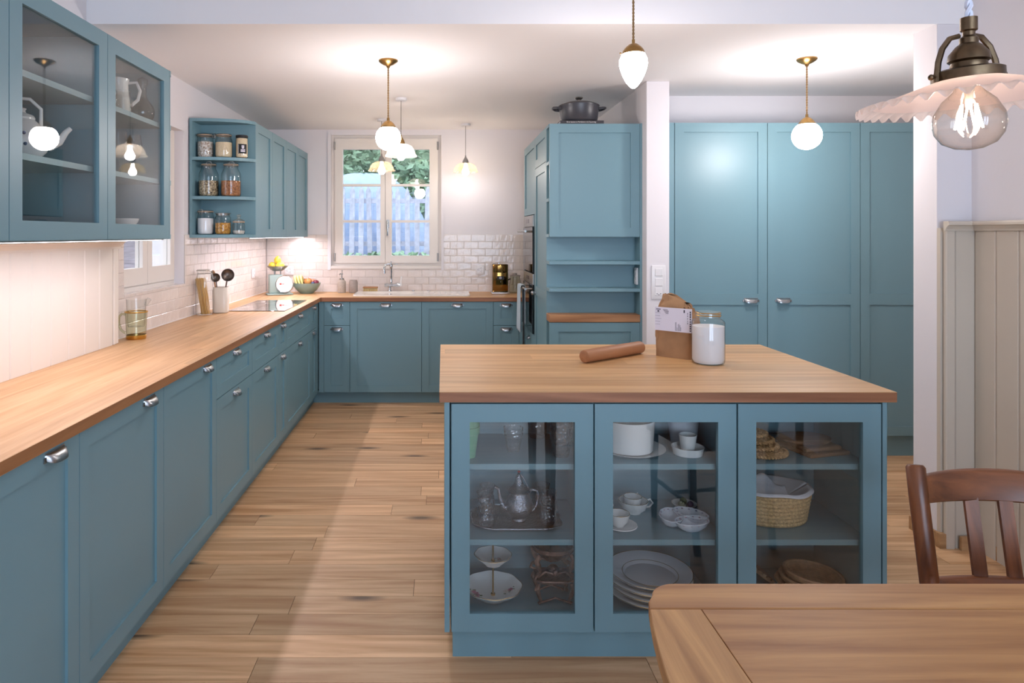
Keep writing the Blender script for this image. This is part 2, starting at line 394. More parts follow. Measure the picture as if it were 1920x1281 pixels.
# ================================================================== THE ROOM
H_TOP = 0.897            # worktop height
XL, YB = -1.625, 6.27    # tiled faces of the left and back walls
ZC = 2.385               # kitchen ceiling
ZD = 2.78                # dining-room ceiling
YH = 3.127               # front of the header between dining room and kitchen
XR = 2.42                # right wall of the dining room
YREAR = -2.5

fl = ST('floor', MB().box(-1.9, 3.5, -2.75, 6.5, -0.08, -0.004), FLOORB)
# oak planks, each its own piece
pw = 0.1295
pl_mesh = {}
def plank(L_):
    k = round(L_, 3)
    if k not in pl_mesh:
        pl_mesh[k] = MB().box(0.0009, L_-0.0009, 0.0008, pw-0.0008, -0.004, 0.0).mesh('plank')
        pl_mesh[k].materials.append(FLOOR)
    return pl_mesh[k]
rnd = random.Random(3)
y = 2.292 - 29*pw
while y < 5.9:
    x = -1.10 - rnd.random()*0.9
    xe = 3.32 if y > 3.0 else 2.42
    while x < xe:
        L_ = rnd.choice([0.8, 1.05, 1.3, 1.55, 1.8])
        if y < 0.3: L_ = 1.8
        x0 = max(x, -1.62); x1 = min(x+L_, xe)
        if x1 - x0 > 0.08: P('plank', plank(x1-x0), FLOOR, fl, (x0, y, 0))
        x += L_
    y += pw

def wall_with_hole(mb, axis, face, thick, a0, a1, z0, z1, holes):
    """wall slab with rectangular openings; holes = (a_from, a_to, z_from, z_to) sorted along a"""
    def bx(p, q, r, s_):
        if q-p < 1e-4 or s_-r < 1e-4: return
        lo, hi = min(face, face+thick), max(face, face+thick)
        if axis == 'x': mb.box(lo, hi, p, q, r, s_)
        else: mb.box(p, q, lo, hi, r, s_)
    cur = a0
    for (h0, h1, b0, b1) in holes:
        bx(cur, h0, z0, z1); bx(h0, h1, z0, b0); bx(h0, h1, b1, z1); cur = h1
    bx(cur, a1, z0, z1); return mb
WL = (3.477, 4.301, 1.11, 2.073)        # opening of the window in the left wall (y, z)
WB = (-1.03, -0.018, 1.13, 2.335)       # opening of the window in the back wall (x, z)
PLX, PLY = XL-0.009, YB+0.009           # plaster faces behind the tiles
ST('wall_left', wall_with_hole(MB(), 'x', PLX, -0.3, YREAR, YB+0.35, 0, ZD, [WL]), WALL)
ST('wall_back', wall_with_hole(MB(), 'y', PLY, 0.3, PLX, 1.30, 0, ZC, [WB]), WALL)
ST('wall_niche', MB().box(1.285, 1.40, 4.44, PLY, 0, ZC), WALL)                 # behind the tall units
ST('wall_pillar', MB().box(1.277, 1.421, 4.289, 4.44, 0, ZC), WALL, bevel=0.003)
ST('wall_cupboards', MB().box(1.40, 3.45, 4.75, 4.95, 0, ZC), WALL)
ST('wall_side', MB().box(3.30, 3.45, 3.286, 4.75, 0, ZC), WALL)
ST('wall_partition', MB().box(2.262, 3.45, YH, 3.286, 0, ZC), WALL, bevel=0.002)
ST('wall_right', MB().box(XR, XR+0.2, YREAR, YH, 0, ZD), WALL)
RW = [(-0.10, 1.04, 0.35, 2.40), (1.16, 2.30, 0.35, 2.40)]
ST('wall_rear', wall_with_hole(MB(), 'y', YREAR, -0.1, PLX, XR, 0, ZD, RW), WALL)
ST('ceiling', MB().box(PLX-0.1, 3.45, YH, PLY+0.1, ZC, ZD+0.05), CEIL)      # its front face is the header
ST('ceiling.001', MB().box(PLX-0.1, XR+0.1, YREAR-0.1, YH, ZD, ZD+0.1), CEIL)
for i, (a, b_, c_, d_) in enumerate(RW):
    w = T('window_%d' % (3+i), None, None, ((a+b_)/2, YREAR, c_), kind='structure')
    m = MB()
    hw, hh = (b_-a)/2, d_-c_
    for q in ((-hw, -hw+0.07, 0, hh), (hw-0.07, hw, 0, hh), (-hw, hw, 0, 0.07), (-hw, hw, hh-0.07, hh), (-0.05, 0.05, 0, hh)):
        m.box(q[0], q[1], -0.06, 0.0, q[2], q[3])
    P('frame', m, FRAME, w)
    P('pane', MB().box(-hw+0.05, hw-0.05, -0.035, -0.03, 0.05, hh-0.05), PANE, w)

# skirting boards of oak
m = MB().box(2.25, 2.262, 3.112, 3.298, 0, 0.062); ST('baseboard_partition', m, BASE_OAK)
m = MB().box(2.405, 2.42, 0.2, 3.02, 0, 0.062); ST('baseboard_right', m, BASE_OAK)
m = MB().box(2.245, 2.28, 3.085, 3.112, 0, 0.066); ST('baseboard_corner', m, BASE_OAK)
m = MB().box(2.325, 2.405, 3.06, 3.075, 0, 0.062); ST('baseboard_front', m, BASE_OAK)

# greige tongue-and-groove wainscot in the dining room, with a capping
tr = T('trim_1', None, None, (2.34, 3.1, 0), kind='structure')
def board_mesh(w, h, t=0.018):
    return MB().prism([(0.001, t), (0.001, 0.006), (0.006, 0), (w-0.006, 0), (w-0.001, 0.006), (w-0.001, t)], 0, h)
inv = lambda o, p: (p[0]-o.location.x, p[1]-o.location.y, p[2]-o.location.z)
bm_ = board_mesh(0.045, 1.437).mesh('board'); P('board', bm_, GREIGE, tr, inv(tr, (2.270, 3.082, 0)))
bm_ = board_mesh(0.106, 1.437).mesh('board'); P('board', bm_, GREIGE, tr, inv(tr, (2.315, 3.088, 0)))
bm_ = board_mesh(0.12, 1.437).mesh('board'); bm_.materials.append(GREIGE)
yy = 3.088
while yy > 0.3:
    P('board', bm_, GREIGE, tr, inv(tr, (2.402, yy, 0)), (0, 0, -pi/2)); yy -= 0.12
m = MB()
capp = [(0, 0), (0.012, 0), (0.014, 0.008), (0.026, 0.022), (0.036, 0.026), (0.036, 0.036), (0.030, 0.043), (0, 0.043)]
def moulding(mb, a, b, z, nrm, prof):
    a = Vector((a[0], a[1], 0)); b = Vector((b[0], b[1], 0)); n = Vector((nrm[0], nrm[1], 0))
    vs_ = [tuple(p + n*u + Vector((0,0,z+w))) for p in (a, b) for u, w in prof]; k = len(prof)
    return mb.add(vs_, [tuple(range(k)), tuple(range(2*k-1, k-1, -1))] + [(i, (i+1)%k, k+(i+1)%k, k+i) for i in range(k)])
moulding(m, (2.262, 3.088), (2.42, 3.088), 1.437, (0, -1), capp)
moulding(m, (2.402, 3.088), (2.402, 0.3), 1.437, (-1, 0), capp)
for v in m.v: pass
P('capping', m, GREIGE, tr, inv(tr, (0, 0, 0)))
m = MB().box(2.262, 2.42, 3.106, 3.128, 0, 1.45).box(2.415, 2.43, 0.3, 3.1, 0, 1.45)
P('backing', m, GREIGE, tr, inv(tr, (0, 0, 0)))

# cream tongue-and-groove panelling behind the left worktop
tr = T('trim_2', None, None, (-1.6, 2.0, H_TOP), kind='structure')
XP = -1.563
P('backing', MB().box(PLX, XP-0.016, 0.75, 3.284, 0.0, 1.39), PANEL, tr, inv(tr, (0,0,0)))
bm_ = MB().prism([(0, 0.001), (0.012, 0.001), (0.018, 0.006), (0.018, 0.122), (0.012, 0.127), (0, 0.127)], H_TOP, 1.37).mesh('board'); bm_.materials.append(PANEL)
yy = 3.232
while yy > 0.8:
    yy -= 0.128
    P('board', bm_, PANEL, tr, inv(tr, (XP-0.018, yy, 0)))
P('edge_strip', MB().box(XP-0.02, XP+0.004, 3.236, 3.262, H_TOP, 1.37).box(XP-0.02, XP+0.001, 3.262, 3.286, H_TOP, 1.37), PANEL, tr, inv(tr, (0,0,0)), bevel=0.003)
m = MB(); moulding(m, (XP-0.02, 0.75), (XP-0.02, 3.30), 1.352, (1, 0), [(0,0),(0.024,0),(0.026,0.01),(0.040,0.026),(0.052,0.034),(0.052,0.046),(0,0.046)])
P('capping', m, PANEL, tr, inv(tr, (0,0,0)))

# ---------------------------------------------------------------- glazed tiles, one by one
TH = (1.42-H_TOP)/8; TW = 0.1295
tile_c = {}
def tile_mesh(w, h):
    k = (round(w,3), round(h,3))
    if k not in tile_c:
        m = MB(); g = 0.0009; b = 0.0025
        x0, x1, z0, z1 = g, w-g, g, h-g
        m.add([(x0,0.008,z0),(x1,0.008,z0),(x1,0.008,z1),(x0,0.008,z1),(x0,0.0018,z0),(x1,0.0018,z0),(x1,0.0018,z1),(x0,0.0018,z1),
               (x0+b,0,z0+b),(x1-b,0,z0+b),(x1-b,0,z1-b),(x0+b,0,z1-b)],
              [(0,1,5,4),(1,2,6,5),(2,3,7,6),(3,0,4,7),(4,5,9,8),(5,6,10,9),(6,7,11,10),(7,4,8,11),(8,9,10,11)])
        me = m.mesh('tile'); me.materials.append(TILE); tile_c[k] = me
    return tile_c[k]
wl = bpy.data.objects['wall_left']; wb = bpy.data.objects['wall_back']
def tile_wall(parent, a0, a1, put, hole):
    for r in range(8):
        z0, z1 = H_TOP + r*TH, H_TOP + (r+1)*TH
        a = a0 - (TW/2 if r % 2 else 0)
        while a < a1 - 0.004:
            segs = [(max(a, a0), min(a+TW, a1), z0, z1)]
            a += TW
            out = []
            for (p, q, u, v) in segs:
                if q <= hole[0] or p >= hole[1] or v <= hole[2]: out.append((p, q, u, v)); continue
                if u < hole[2] - 0.006:                       # runs under the opening: cut to its sill
                    if p < hole[0]-0.006: out.append((p, hole[0], u, v)); p = hole[0]
                    if q > hole[1]+0.006: out.append((hole[1], q, u, v)); q = hole[1]
                    out.append((p, q, u, hole[2])); continue
                if p < hole[0]-0.006: out.append((p, hole[0], u, v))
                if q > hole[1]+0.006: out.append((hole[1], q, u, v))
            for (p, q, u, v) in out:
                if q-p < 0.008 or v-u < 0.008: continue
                put(p, q, u, v)
tr_ = random.Random(5)
def put_left(p, q, u, v):
    t = P('tile', tile_mesh(q-p, v-u), TILE, wl, (XL, p, u), (radians(tr_.gauss(0, .25)), 0, pi/2 + radians(tr_.gauss(0, 0.35))))
def put_back(p, q, u, v):
    t = P('tile', tile_mesh(q-p, v-u), TILE, wb, (p, YB, u), (radians(tr_.gauss(0, .25)), 0, radians(tr_.gauss(0, 0.35))))
tile_wall(wl, 3.288, YB-0.001, put_left, (WL[0], WL[1], WL[2], 9))
tile_wall(wb, XL+0.004, 0.745, put_back, (WB[0], WB[1], WB[2], 9))
# tiles laid on the sill of the left window
for k in range(6):
    a = WL[0] + 0.003 + k*0.1365
    P('tile', MB().box(-0.062, -0.001, 0, 0.1345, 0, 0.006), TILE, wl, (XL, a, WL[2]-0.004), bevel=0.002)
P('grout_bed', wall_with_hole(MB(), 'x', XL-0.0022, -0.006, 3.289, YB, H_TOP, 1.4195, [(WL[0], WL[1], 1.106, 1.4195)]), GROUT, wl)
P('grout_bed', wall_with_hole(MB(), 'y', YB+0.0022, 0.006, XL, 0.75, H_TOP, 1.4195, [(WB[0], WB[1], 1.10, 1.4195)]), GROUT, wb)

# ---------------------------------------------------------------- windows
w = T('window_1', None, None, (-0.524, YB+0.03, 1.13), kind='structure')
o_ = (-0.524, YB+0.03, 1.13)
def wbx(m, x0, x1, z0, z1, y0, y1): return m.box(x0-o_[0], x1-o_[0], y0-o_[1], y1-o_[1], z0-o_[2], z1-o_[2])
m = MB()
for q in ((-1.03, -0.975, 1.131, 2.335), (-0.073, -0.018, 1.131, 2.335), (-0.975, -0.073, 1.131, 1.19), (-0.975, -0.073, 2.272, 2.335)):
    wbx(m, *q, 6.31, 6.37)
P('frame', m, FRAME, w)
sx = {0: (-0.998, -0.536, -0.926, -0.578), 1: (-0.532, -0.050, -0.475, -0.127)}
for k in (0, 1):
    a, b_, g0, g1 = sx[k]
    m = MB()
    for q in ((a, g0, 1.158, 2.304), (g1, b_, 1.158, 2.304), (g0, g1, 1.158, 1.226), (g0, g1, 2.206, 2.304)): wbx(m, *q, 6.285, 6.335)
    sa = P('sash', m, FRAME, w)
    m = MB()
    for zc in (1.876, 1.542): wbx(m, g0, g1, zc-0.011, zc+0.011, 6.295, 6.325)
    P('glazing_bar', m, FRAME, sa)
    zs = [1.226, 1.531, 1.865, 2.206]; 
    for j in range(3):
        z0, z1 = [(1.226, 1.531), (1.553, 1.865), (1.887, 2.206)][j]
        P('pane', wbx(MB(), g0, g1, z0, z1, 6.308, 6.312), PANE, sa)
    hx = a if k == 0 else b_
    m = MB()
    for zc in (1.21, 2.235): m.cyl((hx-o_[0], 6.279-o_[1], zc-0.035-o_[2]), 0.007, 0.075, 10)
    P('hinge', m, STEEL, sa, smooth=True)
m = MB(); wbx(m, -0.522, -0.498, 1.485, 1.555, 6.275, 6.287)
m.tube([(p[0]-o_[0], p[1]-o_[1], p[2]-o_[2]) for p in ((-0.51, 6.28, 1.54), (-0.51, 6.245, 1.54), (-0.51, 6.238, 1.52), (-0.51, 6.238, 1.41))], [0.007, 0.008, 0.009, 0.008], 8)
P('handle', m, PEWTER, w, smooth=True)
P('sill', wbx(MB(), -1.03, -0.018, 1.105, 1.131, 6.262, 6.36), FRAME, w, bevel=0.003)
m = MB()
for q in ((-1.06, -1.03, 1.095, 2.35), (-0.018, 0.004, 1.095, 2.35)): wbx(m, *q, 6.262, 6.279)
P('plaster_border', m, WALL, w)

o_ = (-1.70, 3.889, 1.11)
w = T('window_2', None, None, o_, kind='structure')
def wly(m, y0, y1, z0, z1, x0, x1): return m.box(x0-o_[0], x1-o_[0], y0-o_[1], y1-o_[1], z0-o_[2], z1-o_[2])
m = MB()
for q in ((3.477, 3.52, 1.11, 2.073), (4.258, 4.301, 1.11, 2.073), (3.52, 4.258, 1.11, 1.15), (3.52, 4.258, 2.03, 2.073)): wly(m, *q, -1.75, -1.695)
P('frame', m, FRAME, w)
for (a, b_) in ((3.505, 3.887), (3.891, 4.275)):
    m = MB(); s_ = 0.06
    for q in ((a, a+s_, 1.14, 2.045), (b_-s_, b_, 1.14, 2.045), (a+s_, b_-s_, 1.14, 1.235), (a+s_, b_-s_, 1.985, 2.045)): wly(m, *q, -1.728, -1.684)
    sa = P('sash', m, FRAME, w)
    P('pane', wly(MB(), a+s_, b_-s_, 1.235, 1.985, -1.708, -1.704), PANE, sa)
    m = MB(); wly(m, a+s_, b_-s_, 1.60, 1.62, -1.718, -1.694); P('glazing_bar', m, FRAME, sa)

# ================================================================== CABINETS
_dc = {}
def door_mesh(w, h, fr, mids, glass_):
    k = (round(w,3), round(h,3), fr, mids, glass_)
    if k in _dc: return _dc[k]
    t = 0.02; m = MB()
    m.box(0, fr, 0, t, 0, h).box(w-fr, w, 0, t, 0, h).box(fr, w-fr, 0, t, 0, fr).box(fr, w-fr, 0, t, h-fr, h)
    ed = [fr]
    for (a, b_) in mids: m.box(fr, w-fr, 0, t, a, b_); ed += [a, b_]
    ed.append(h-fr)
    me = m.mesh('door'); me.materials.append(TEAL)
    p = MB()
    for i in range(0, len(ed), 2):
        if glass_: p.box(fr-0.001, w-fr+0.001, 0.009, 0.013, ed[i], ed[i+1])
        else: p.box(fr-0.001, w-fr+0.001, 0.0085, t-0.001, ed[i], ed[i+1])
    pm = p.mesh('pane' if glass_ else 'panel'); pm.materials.append(PANE if glass_ else TEAL)
    _dc[k] = (me, pm); return _dc[k]
# cup pull, front towards -y
m = MB()
def cup(u, v):
    x = (u*2-1); X = x*0.044
    D = 0.026*max(0.0, 1-abs(x)**3.2)**0.5; t = v*pi/2; hh = 0.028*(0.55+0.45*max(0.0, 1-abs(x)**3)**0.5)
    return (X, -D*sin(t), 0.012 - hh*(1-cos(t)))
m.grid(cup, 20, 7)
def cup2(u, v):
    p = cup(u, v); return (p[0]*0.95, p[1]*0.86+0.0005, p[2]-0.0015)
m.grid(cup2, 20, 7)
m.prism([(-0.053, -0.003), (-0.042, -0.004), (-0.042, 0), (-0.053, 0)], -0.010, 0.004)
m.prism([(0.042, -0.004), (0.053, -0.003), (0.053, 0), (0.042, 0)], -0.010, 0.004)
m.box(-0.044, 0.044, -0.0025, 0, 0.008, 0.0145)
CUP = m.mesh('handle', smooth=True); CUP.materials.append(PEWTER)

def add_door(t, x0, x1, z0, z1, handle=None, mids=(), glass_=False, fr=0.058, name='door'):
    g = 0.0019; w_, h_ = x1-x0-2*g, z1-z0-2*g
    f = min(fr, h_*0.32, w_*0.32)
    me, pm = door_mesh(w_, h_, f, tuple((round(a-z0,4), round(b-z0,4)) for a, b in mids), glass_)
    d = P(name, me, TEAL, t, (x0+g, 0, z0+g))
    P('pane' if glass_ else 'panel', pm, TEAL, d)
    if handle:
        P('handle', CUP, PEWTER, d, (handle[0]-x0-g, 0, handle[1]-z0-g), label='pewter cup pull')
    return d
def cabinet(name, label, loc, rz, w, depth, z0, z1, fronts, group=None, cat='cabinet'):
    t = T(name, label, cat, (loc[0], loc[1], 0), rz, group)
    P('body', MB().box(0.0005, w-0.0005, 0.0205, depth, z0, z1), TEAL, t)
    for f in fronts:
        n = 'drawer_front' if f.get('drawer') else 'door'
        add_door(t, f.get('x0', 0), f.get('x1', w), f['z0'], f['z1'], f.get('h'), f.get('mids', ()), name=n)
    return t
ZT = 0.859; ZS = 0.661; ZP = 0.10
XD = -1.04
BH = 0.833
def left_door(y0, y1, label):
    w_ = y1-y0
    return cabinet('base_cabinet', label, (XD, y0), pi/2, w_, 0.575, ZP, H_TOP-0.036, [dict(z0=ZP, z1=ZT, h=(w_-0.125, BH))], 'base cabinets of the left run')
def left_drawer(y0, y1, label, fill=0):
    w_ = y1-y0
    return cabinet('base_cabinet', label, (XD, y0), pi/2, w_, 0.575, ZP, H_TOP-0.036,
        [dict(z0=ZS, z1=ZT, h=(w_/2, BH), drawer=1), dict(z0=ZP, z1=ZS, h=(w_/2, 0.632))], 'base cabinets of the left run')
left_door(0.776, 1.364, 'teal base cabinet ending the long run towards the dining room')
left_door(1.364, 1.952, 'single-door teal base cabinet, third before the drawer units, under panelled wall')
left_door(1.952, 2.540, 'single-door teal base cabinet between two plain doors, second before the drawer units')
left_door(2.540, 3.132, 'single-door teal base cabinet next to the first drawer-over-door unit')
left_drawer(3.132, 3.718, 'drawer-over-door teal base cabinet under the brass-rimmed glass mug')
left_drawer(3.718, 4.308, 'drawer-over-door teal base cabinet under the spaghetti jar')
left_drawer(4.308, 4.525, 'narrow drawer-over-door teal cabinet just before the hob')
left_drawer(4.525, 5.370, 'wide drawer-over-door teal base cabinet under the hob')
t = left_drawer(5.370, 5.590, 'narrow drawer-over-door teal cabinet in the corner beside the hob unit')
P('filler_strip', MB().box(0.2205, 0.315, 0.002, 0.02, ZP, ZT), TEAL, t)
YD = 5.705
def back_cab(x0, x1, label, drawer):
    w_ = x1-x0
    fr = [dict(z0=ZS, z1=ZT, h=(w_/2, BH), drawer=1), dict(z0=ZP, z1=ZS, h=(w_/2, 0.632))] if drawer else [dict(z0=ZP, z1=ZT, h=(w_/2, BH))]
    return cabinet('base_cabinet', label, (x0, YD), 0, w_, 0.555, ZP, H_TOP-0.036, fr, 'base cabinets under the sink wall')
t = back_cab(-0.998, -0.780, 'narrow drawer-over-door teal cabinet under the fruit bowl side of the sink wall', True)
P('filler_strip', MB().box(-0.041, -0.0005, 0.002, 0.02, ZP, ZT), TEAL, t)
back_cab(-0.780, -0.180, 'wide single-door teal cabinet below the soap dispenser and tap', False)
back_cab(-0.180, 0.419, 'wide single-door teal cabinet below the sink drainer, half behind the island', False)
t = back_cab(0.419, 0.634, 'narrow drawer-over-door teal cabinet under the coffee grinder', True)
P('filler_strip', MB().box(0.2155, 0.245, 0.002, 0.02, ZP, ZT), TEAL, t)
S('toe_kick', 'teal plinth board along the floor under the long left run', 'plinth', MB().box(XD-0.075, XD-0.055, 0.78, 5.79, 0, ZP), TEAL)
S('toe_kick', 'teal plinth board along the floor under the sink wall cabinets', 'plinth', MB().box(XD-0.054, 0.70, 5.77, 5.79, 0, ZP), TEAL)

# worktop: L of solid oak
L1 = MB().prism([(XL+0.001, 0.76), (-1.02, 0.76), (-1.02, 5.685), (XL+0.001, 6.265)], H_TOP-0.035, H_TOP)
t = T('worktop', 'L-shaped oak worktop running along the left and back walls', 'worktop', (-1.3, 3.5, H_TOP-0.035))
sh = Matrix.Translation((1.3, -3.5, -(H_TOP-0.035)))
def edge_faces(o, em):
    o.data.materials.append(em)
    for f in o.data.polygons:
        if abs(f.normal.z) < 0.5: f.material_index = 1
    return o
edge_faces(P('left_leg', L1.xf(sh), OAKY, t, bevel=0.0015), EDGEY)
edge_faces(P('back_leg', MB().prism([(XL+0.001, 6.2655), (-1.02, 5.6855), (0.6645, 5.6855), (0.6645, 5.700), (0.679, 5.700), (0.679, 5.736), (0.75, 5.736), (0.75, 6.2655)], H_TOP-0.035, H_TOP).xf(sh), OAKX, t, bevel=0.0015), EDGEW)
P('sealant_bead', MB().box(XL+0.001, XL+0.006, 3.29, 6.26, H_TOP-0.001, H_TOP+0.004).box(XL+0.006, 0.70, 6.261, 6.2665, H_TOP-0.001, H_TOP+0.004).xf(sh), SILI, t)

# ---- wall cabinets
ZU0, ZU1 = 1.40, 2.167; XU = -1.245; DU = 0.378
def glass_cab(y0, y1, label):
    w_ = y1-y0
    t = T('glass_cabinet', label, 'wall cabinet', (XU, y0, ZU0), pi/2, 'glazed wall cabinets')
    m = MB(); h_ = ZU1-ZU0
    m.box(0.0005, 0.018, 0.0205, DU, 0, h_).box(w_-0.018, w_-0.0005, 0.0205, DU, 0, h_).box(0.018, w_-0.018, 0.0205, DU, 0, 0.02).box(0.018, w_-0.018, 0.0205, DU, h_-0.018, h_).box(0.018, w_-0.018, DU-0.012, DU, 0.02, h_-0.018)
    P('body', m, TEAL, t)
    for zs in (1.647, 1.899): P('shelf', MB().box(0.019, w_-0.019, 0.025, DU-0.013, zs-ZU0, zs-ZU0+0.02), TEAL, t)
    add_door(t, 0, w_, 0.0, h_, glass_=True, fr=0.060)
    return t
glass_cab(1.383, 1.958, 'glazed teal wall cabinet at the dining end of the row, mostly out of view')
glass_cab(1.958, 2.533, 'glazed teal wall cabinet with the blue-flowered teapot inside')
glass_cab(2.533, 3.106, 'glazed teal wall cabinet with white pitcher and glass carafe inside')
def end_shelf(label, y0, sgn):
    """open rounded end shelf; y0 is the cabinet side, sgn the direction it projects"""
    t = T('end_shelf', label, 'shelf', (-1.435, y0, ZU0))
    def poly():
        n = 14; p = [(-0.172, 0)]
        for i in range(n+1):
            a = pi/2*i/n; p.append((-0.172 + 0.362*cos(a), sgn*0.17*sin(a)))
        return p
    pts = poly()
    for i, zs in enumerate((0.0, 0.247, 0.499, ZU1-ZU0-0.02)):
        P('shelf' if i in (1, 2) else 'bottom' if i == 0 else 'top', MB().prism(pts if sgn > 0 else pts[::-1], zs, zs+0.02), TEAL, t)
    P('wall_panel', MB().box(-0.189, -0.172, min(0, sgn*0.17), max(0, sgn*0.17), 0, ZU1-ZU0), TEAL, t)
    P('back_panel', MB().box(-0.172, 0.19, min(0, -sgn*0.0), max(0.0, 0)+0.0, 0, 0.01) if False else MB().box(-0.172, 0.19, min(0, sgn*0.008), max(0, sgn*0.008), 0.02, ZU1-ZU0-0.02), TEAL, t)
    return t
end_shelf('rounded open end shelf on the glazed cabinets, by the left window', 3.107, 1)
end_shelf('rounded open teal end shelf holding eight storage jars', 4.539, -1)
wl_names = ['joined to the rounded jar shelf', 'second from the rounded jar shelf', 'second from the sink wall', 'touching the sink wall']
for k in range(4):
    y0 = 4.54 + k*0.4325
    t = T('wall_cabinet', 'teal shaker wall cabinet ' + wl_names[k], 'wall cabinet', (XU, y0, ZU0), pi/2, 'solid-door wall cabinets above the hob')
    P('body', MB().box(0.0005, 0.4320, 0.0205, DU, 0, ZU1-ZU0), TEAL, t)
    add_door(t, 0, 0.4325, 0, ZU1-ZU0)
LEDC = (1.0, 0.90, 1.0)
def led(label, x, y0, y1, power):
    t = T('light_strip', label, 'light', (x, (y0+y1)/2, ZU0))
    P('housing', MB().box(-0.016, 0.016, -(y1-y0)/2, (y1-y0)/2, -0.004, 0), STEEL, t)
    P('diffuser', MB().box(-0.010, 0.010, -(y1-y0)/2+0.01, (y1-y0)/2-0.01, -0.0052, -0.004), emit('led_diffuser', LEDC, 8), t)
    area_light('strip_light', (0, 0, -0.007), (0, 0, 0), 0.02, y1-y0-0.02, power, LEDC, t)
led('slim light strip under the glazed wall cabinets', -1.285, 1.40, 3.10, 2.05)
led('slim light strip under the solid wall cabinets by the hob', -1.285, 4.56, 6.24, 3.4)

# ---- tall units beside the oven
XT = 0.681; YT = 4.38
t = T('tall_shelf_unit', 'tall teal unit with big shaker panel, open shelves and oak ledge facing the island', 'cabinet', (0.985, 4.45, 0))
q = Matrix.Translation((-0.985, -4.45, 0))
z0, z1 = 1.404, 2.134
m = MB()
m.box(XT, 1.263, 4.500, 4.515, ZP, z1)                      # back
m.box(1.263, 1.284, YT+0.0, 4.515, 0.0, z1)                 # right side
m.box(XT, 1.263, YT+0.021, 4.50, z1-0.02, z1)               # top
m.box(0.71, 1.263, YT+0.021, 4.50, ZP, 0.86)                # solid core of the base
m.box(0.71, 0.73, YT+0.021, 4.50, z0, z1-0.02)
P('body', m.xf(q), TEAL, t)
for zs in (1.404, 1.635, 1.873): P('side_shelf', MB().box(XT, 0.71, YT+0.021, 4.50, zs, zs+0.02).xf(q), TEAL, t)
P('side_shelf', MB().box(XT, 0.71, YT+0.021, 4.50, ZP, ZP+0.02).xf(q), TEAL, t)
P('bottom_board', MB().box(0.73, 1.263, YT+0.021, 4.50, z0, z0+0.018).xf(q), TEAL, t)
for zt in (1.249, 1.074): P('shelf', MB().box(XT, 1.263, YT, 4.50, zt-0.022, zt).xf(q), TEAL, t, bevel=0.0015)
P('oak_ledge', MB().box(XT-0.001, 1.263, YT-0.006, 4.50, 0.858, 0.905).xf(q), SLABW, t, bevel=0.002, label='oak ledge')
tt = T('front', None, None); tt.parent = t; tt.location = (XT-0.985, YT-4.45, 0)
bpy.data.objects.remove(tt)
def child_door(t, base, x0, x1, za, zb, **k):
    d = add_door(t, x0, x1, za, zb, **k); d.location.x += base[0]; d.location.y += base[1]; return d
child_door(t, (XT-0.985, YT-4.45), 0, 0.582, z0, z1)
child_door(t, (XT-0.985, YT-4.45), 0, 0.582, ZP, 0.857)
t = cabinet('pantry_cabinet', 'tall narrow teal pantry column between shelf unit and ovens', (XT, 5.07), -pi/2, 0.554, 0.58, ZP, 2.134,
    [dict(z0=1.905, z1=2.134), dict(z0=ZP, z1=1.905, mids=((0.975, 1.04),))])
m = MB().cyl((0,0,0), 0.012, 0.012, 14).sphere((0,0,0.022), 0.016, 14, 8)
KNOB = m.mesh('knob', smooth=True); KNOB.materials.append(PEWTER)
P('knob', KNOB, PEWTER, t, (0.04, 0.002, 0.99), (pi/2, 0, 0))
t = T('oven_cabinet', 'tall teal housing around the two built-in ovens', 'cabinet', (XT, 5.73, 0), -pi/2)
m = MB().box(0, 0.03, 0.0205, 0.58, ZP, 2.134).box(0.63, 0.6595, 0.0205, 0.58, ZP, 2.134).box(0.03, 0.63, 0.0205, 0.58, 1.572, 2.134).box(0.03, 0.63, 0.0205, 0.58, ZP, 0.67).box(0.03, 0.63, 0.56, 0.58, 0.67, 1.572)
m.box(0.0, 0.028, 0, 0.0205, ZP, 1.572).box(0.632, 0.6595, 0, 0.0205, 0.67, 1.572)
P('body', m, TEAL, t)
add_door(t, 0.0, 0.66, 1.572, 2.134)
d = add_door(t, 0.0285, 0.66, ZP, 0.67, handle=(0.34, 0.61), name='drawer_front')
def oven(label, za, zb, zp, zh):
    t = T('oven', label, 'oven', (XT, 5.70, za), -pi/2, 'built-in ovens')
    h_ = zb-za
    P('body', MB().box(0.006, 0.594, 0.0, 0.54, 0.003, h_-0.003), BLACK, t)
    P('control_panel', MB().box(0.004, 0.596, -0.012, -0.0005, zp-za+0.003, h_-0.004), STEEL, t, bevel=0.002)
    P('display', MB().box(0.22, 0.38, -0.0135, -0.012, zp-za+0.03, h_-0.03), BLACKG, t)
    dr = P('door', MB().box(0.004, 0.596, -0.014, -0.0005, 0.004, zp-za), BLACKG, t, bevel=0.002)
    P('handle', MB().tube([(0.05, -0.06, zh-za), (0.55, -0.06, zh-za)], 0.009, 10).tube([(0.08, -0.014, zh-za), (0.08, -0.06, zh-za)], 0.007, 8).tube([(0.52, -0.014, zh-za), (0.52, -0.06, zh-za)], 0.007, 8), STEEL, dr, smooth=True)
    return t
oven('black glass steam oven set above the other oven', 1.13, 1.57, 1.478, 1.445)
oven('black glass oven with a pale blue towel on its handle', 0.672, 1.128, 1.04, 1.008)
S('toe_kick', 'teal plinth under the tall oven and pantry columns', 'plinth', MB().box(XT+0.05, 1.25, 4.45, 5.72, 0, ZP-0.0005), TEAL)

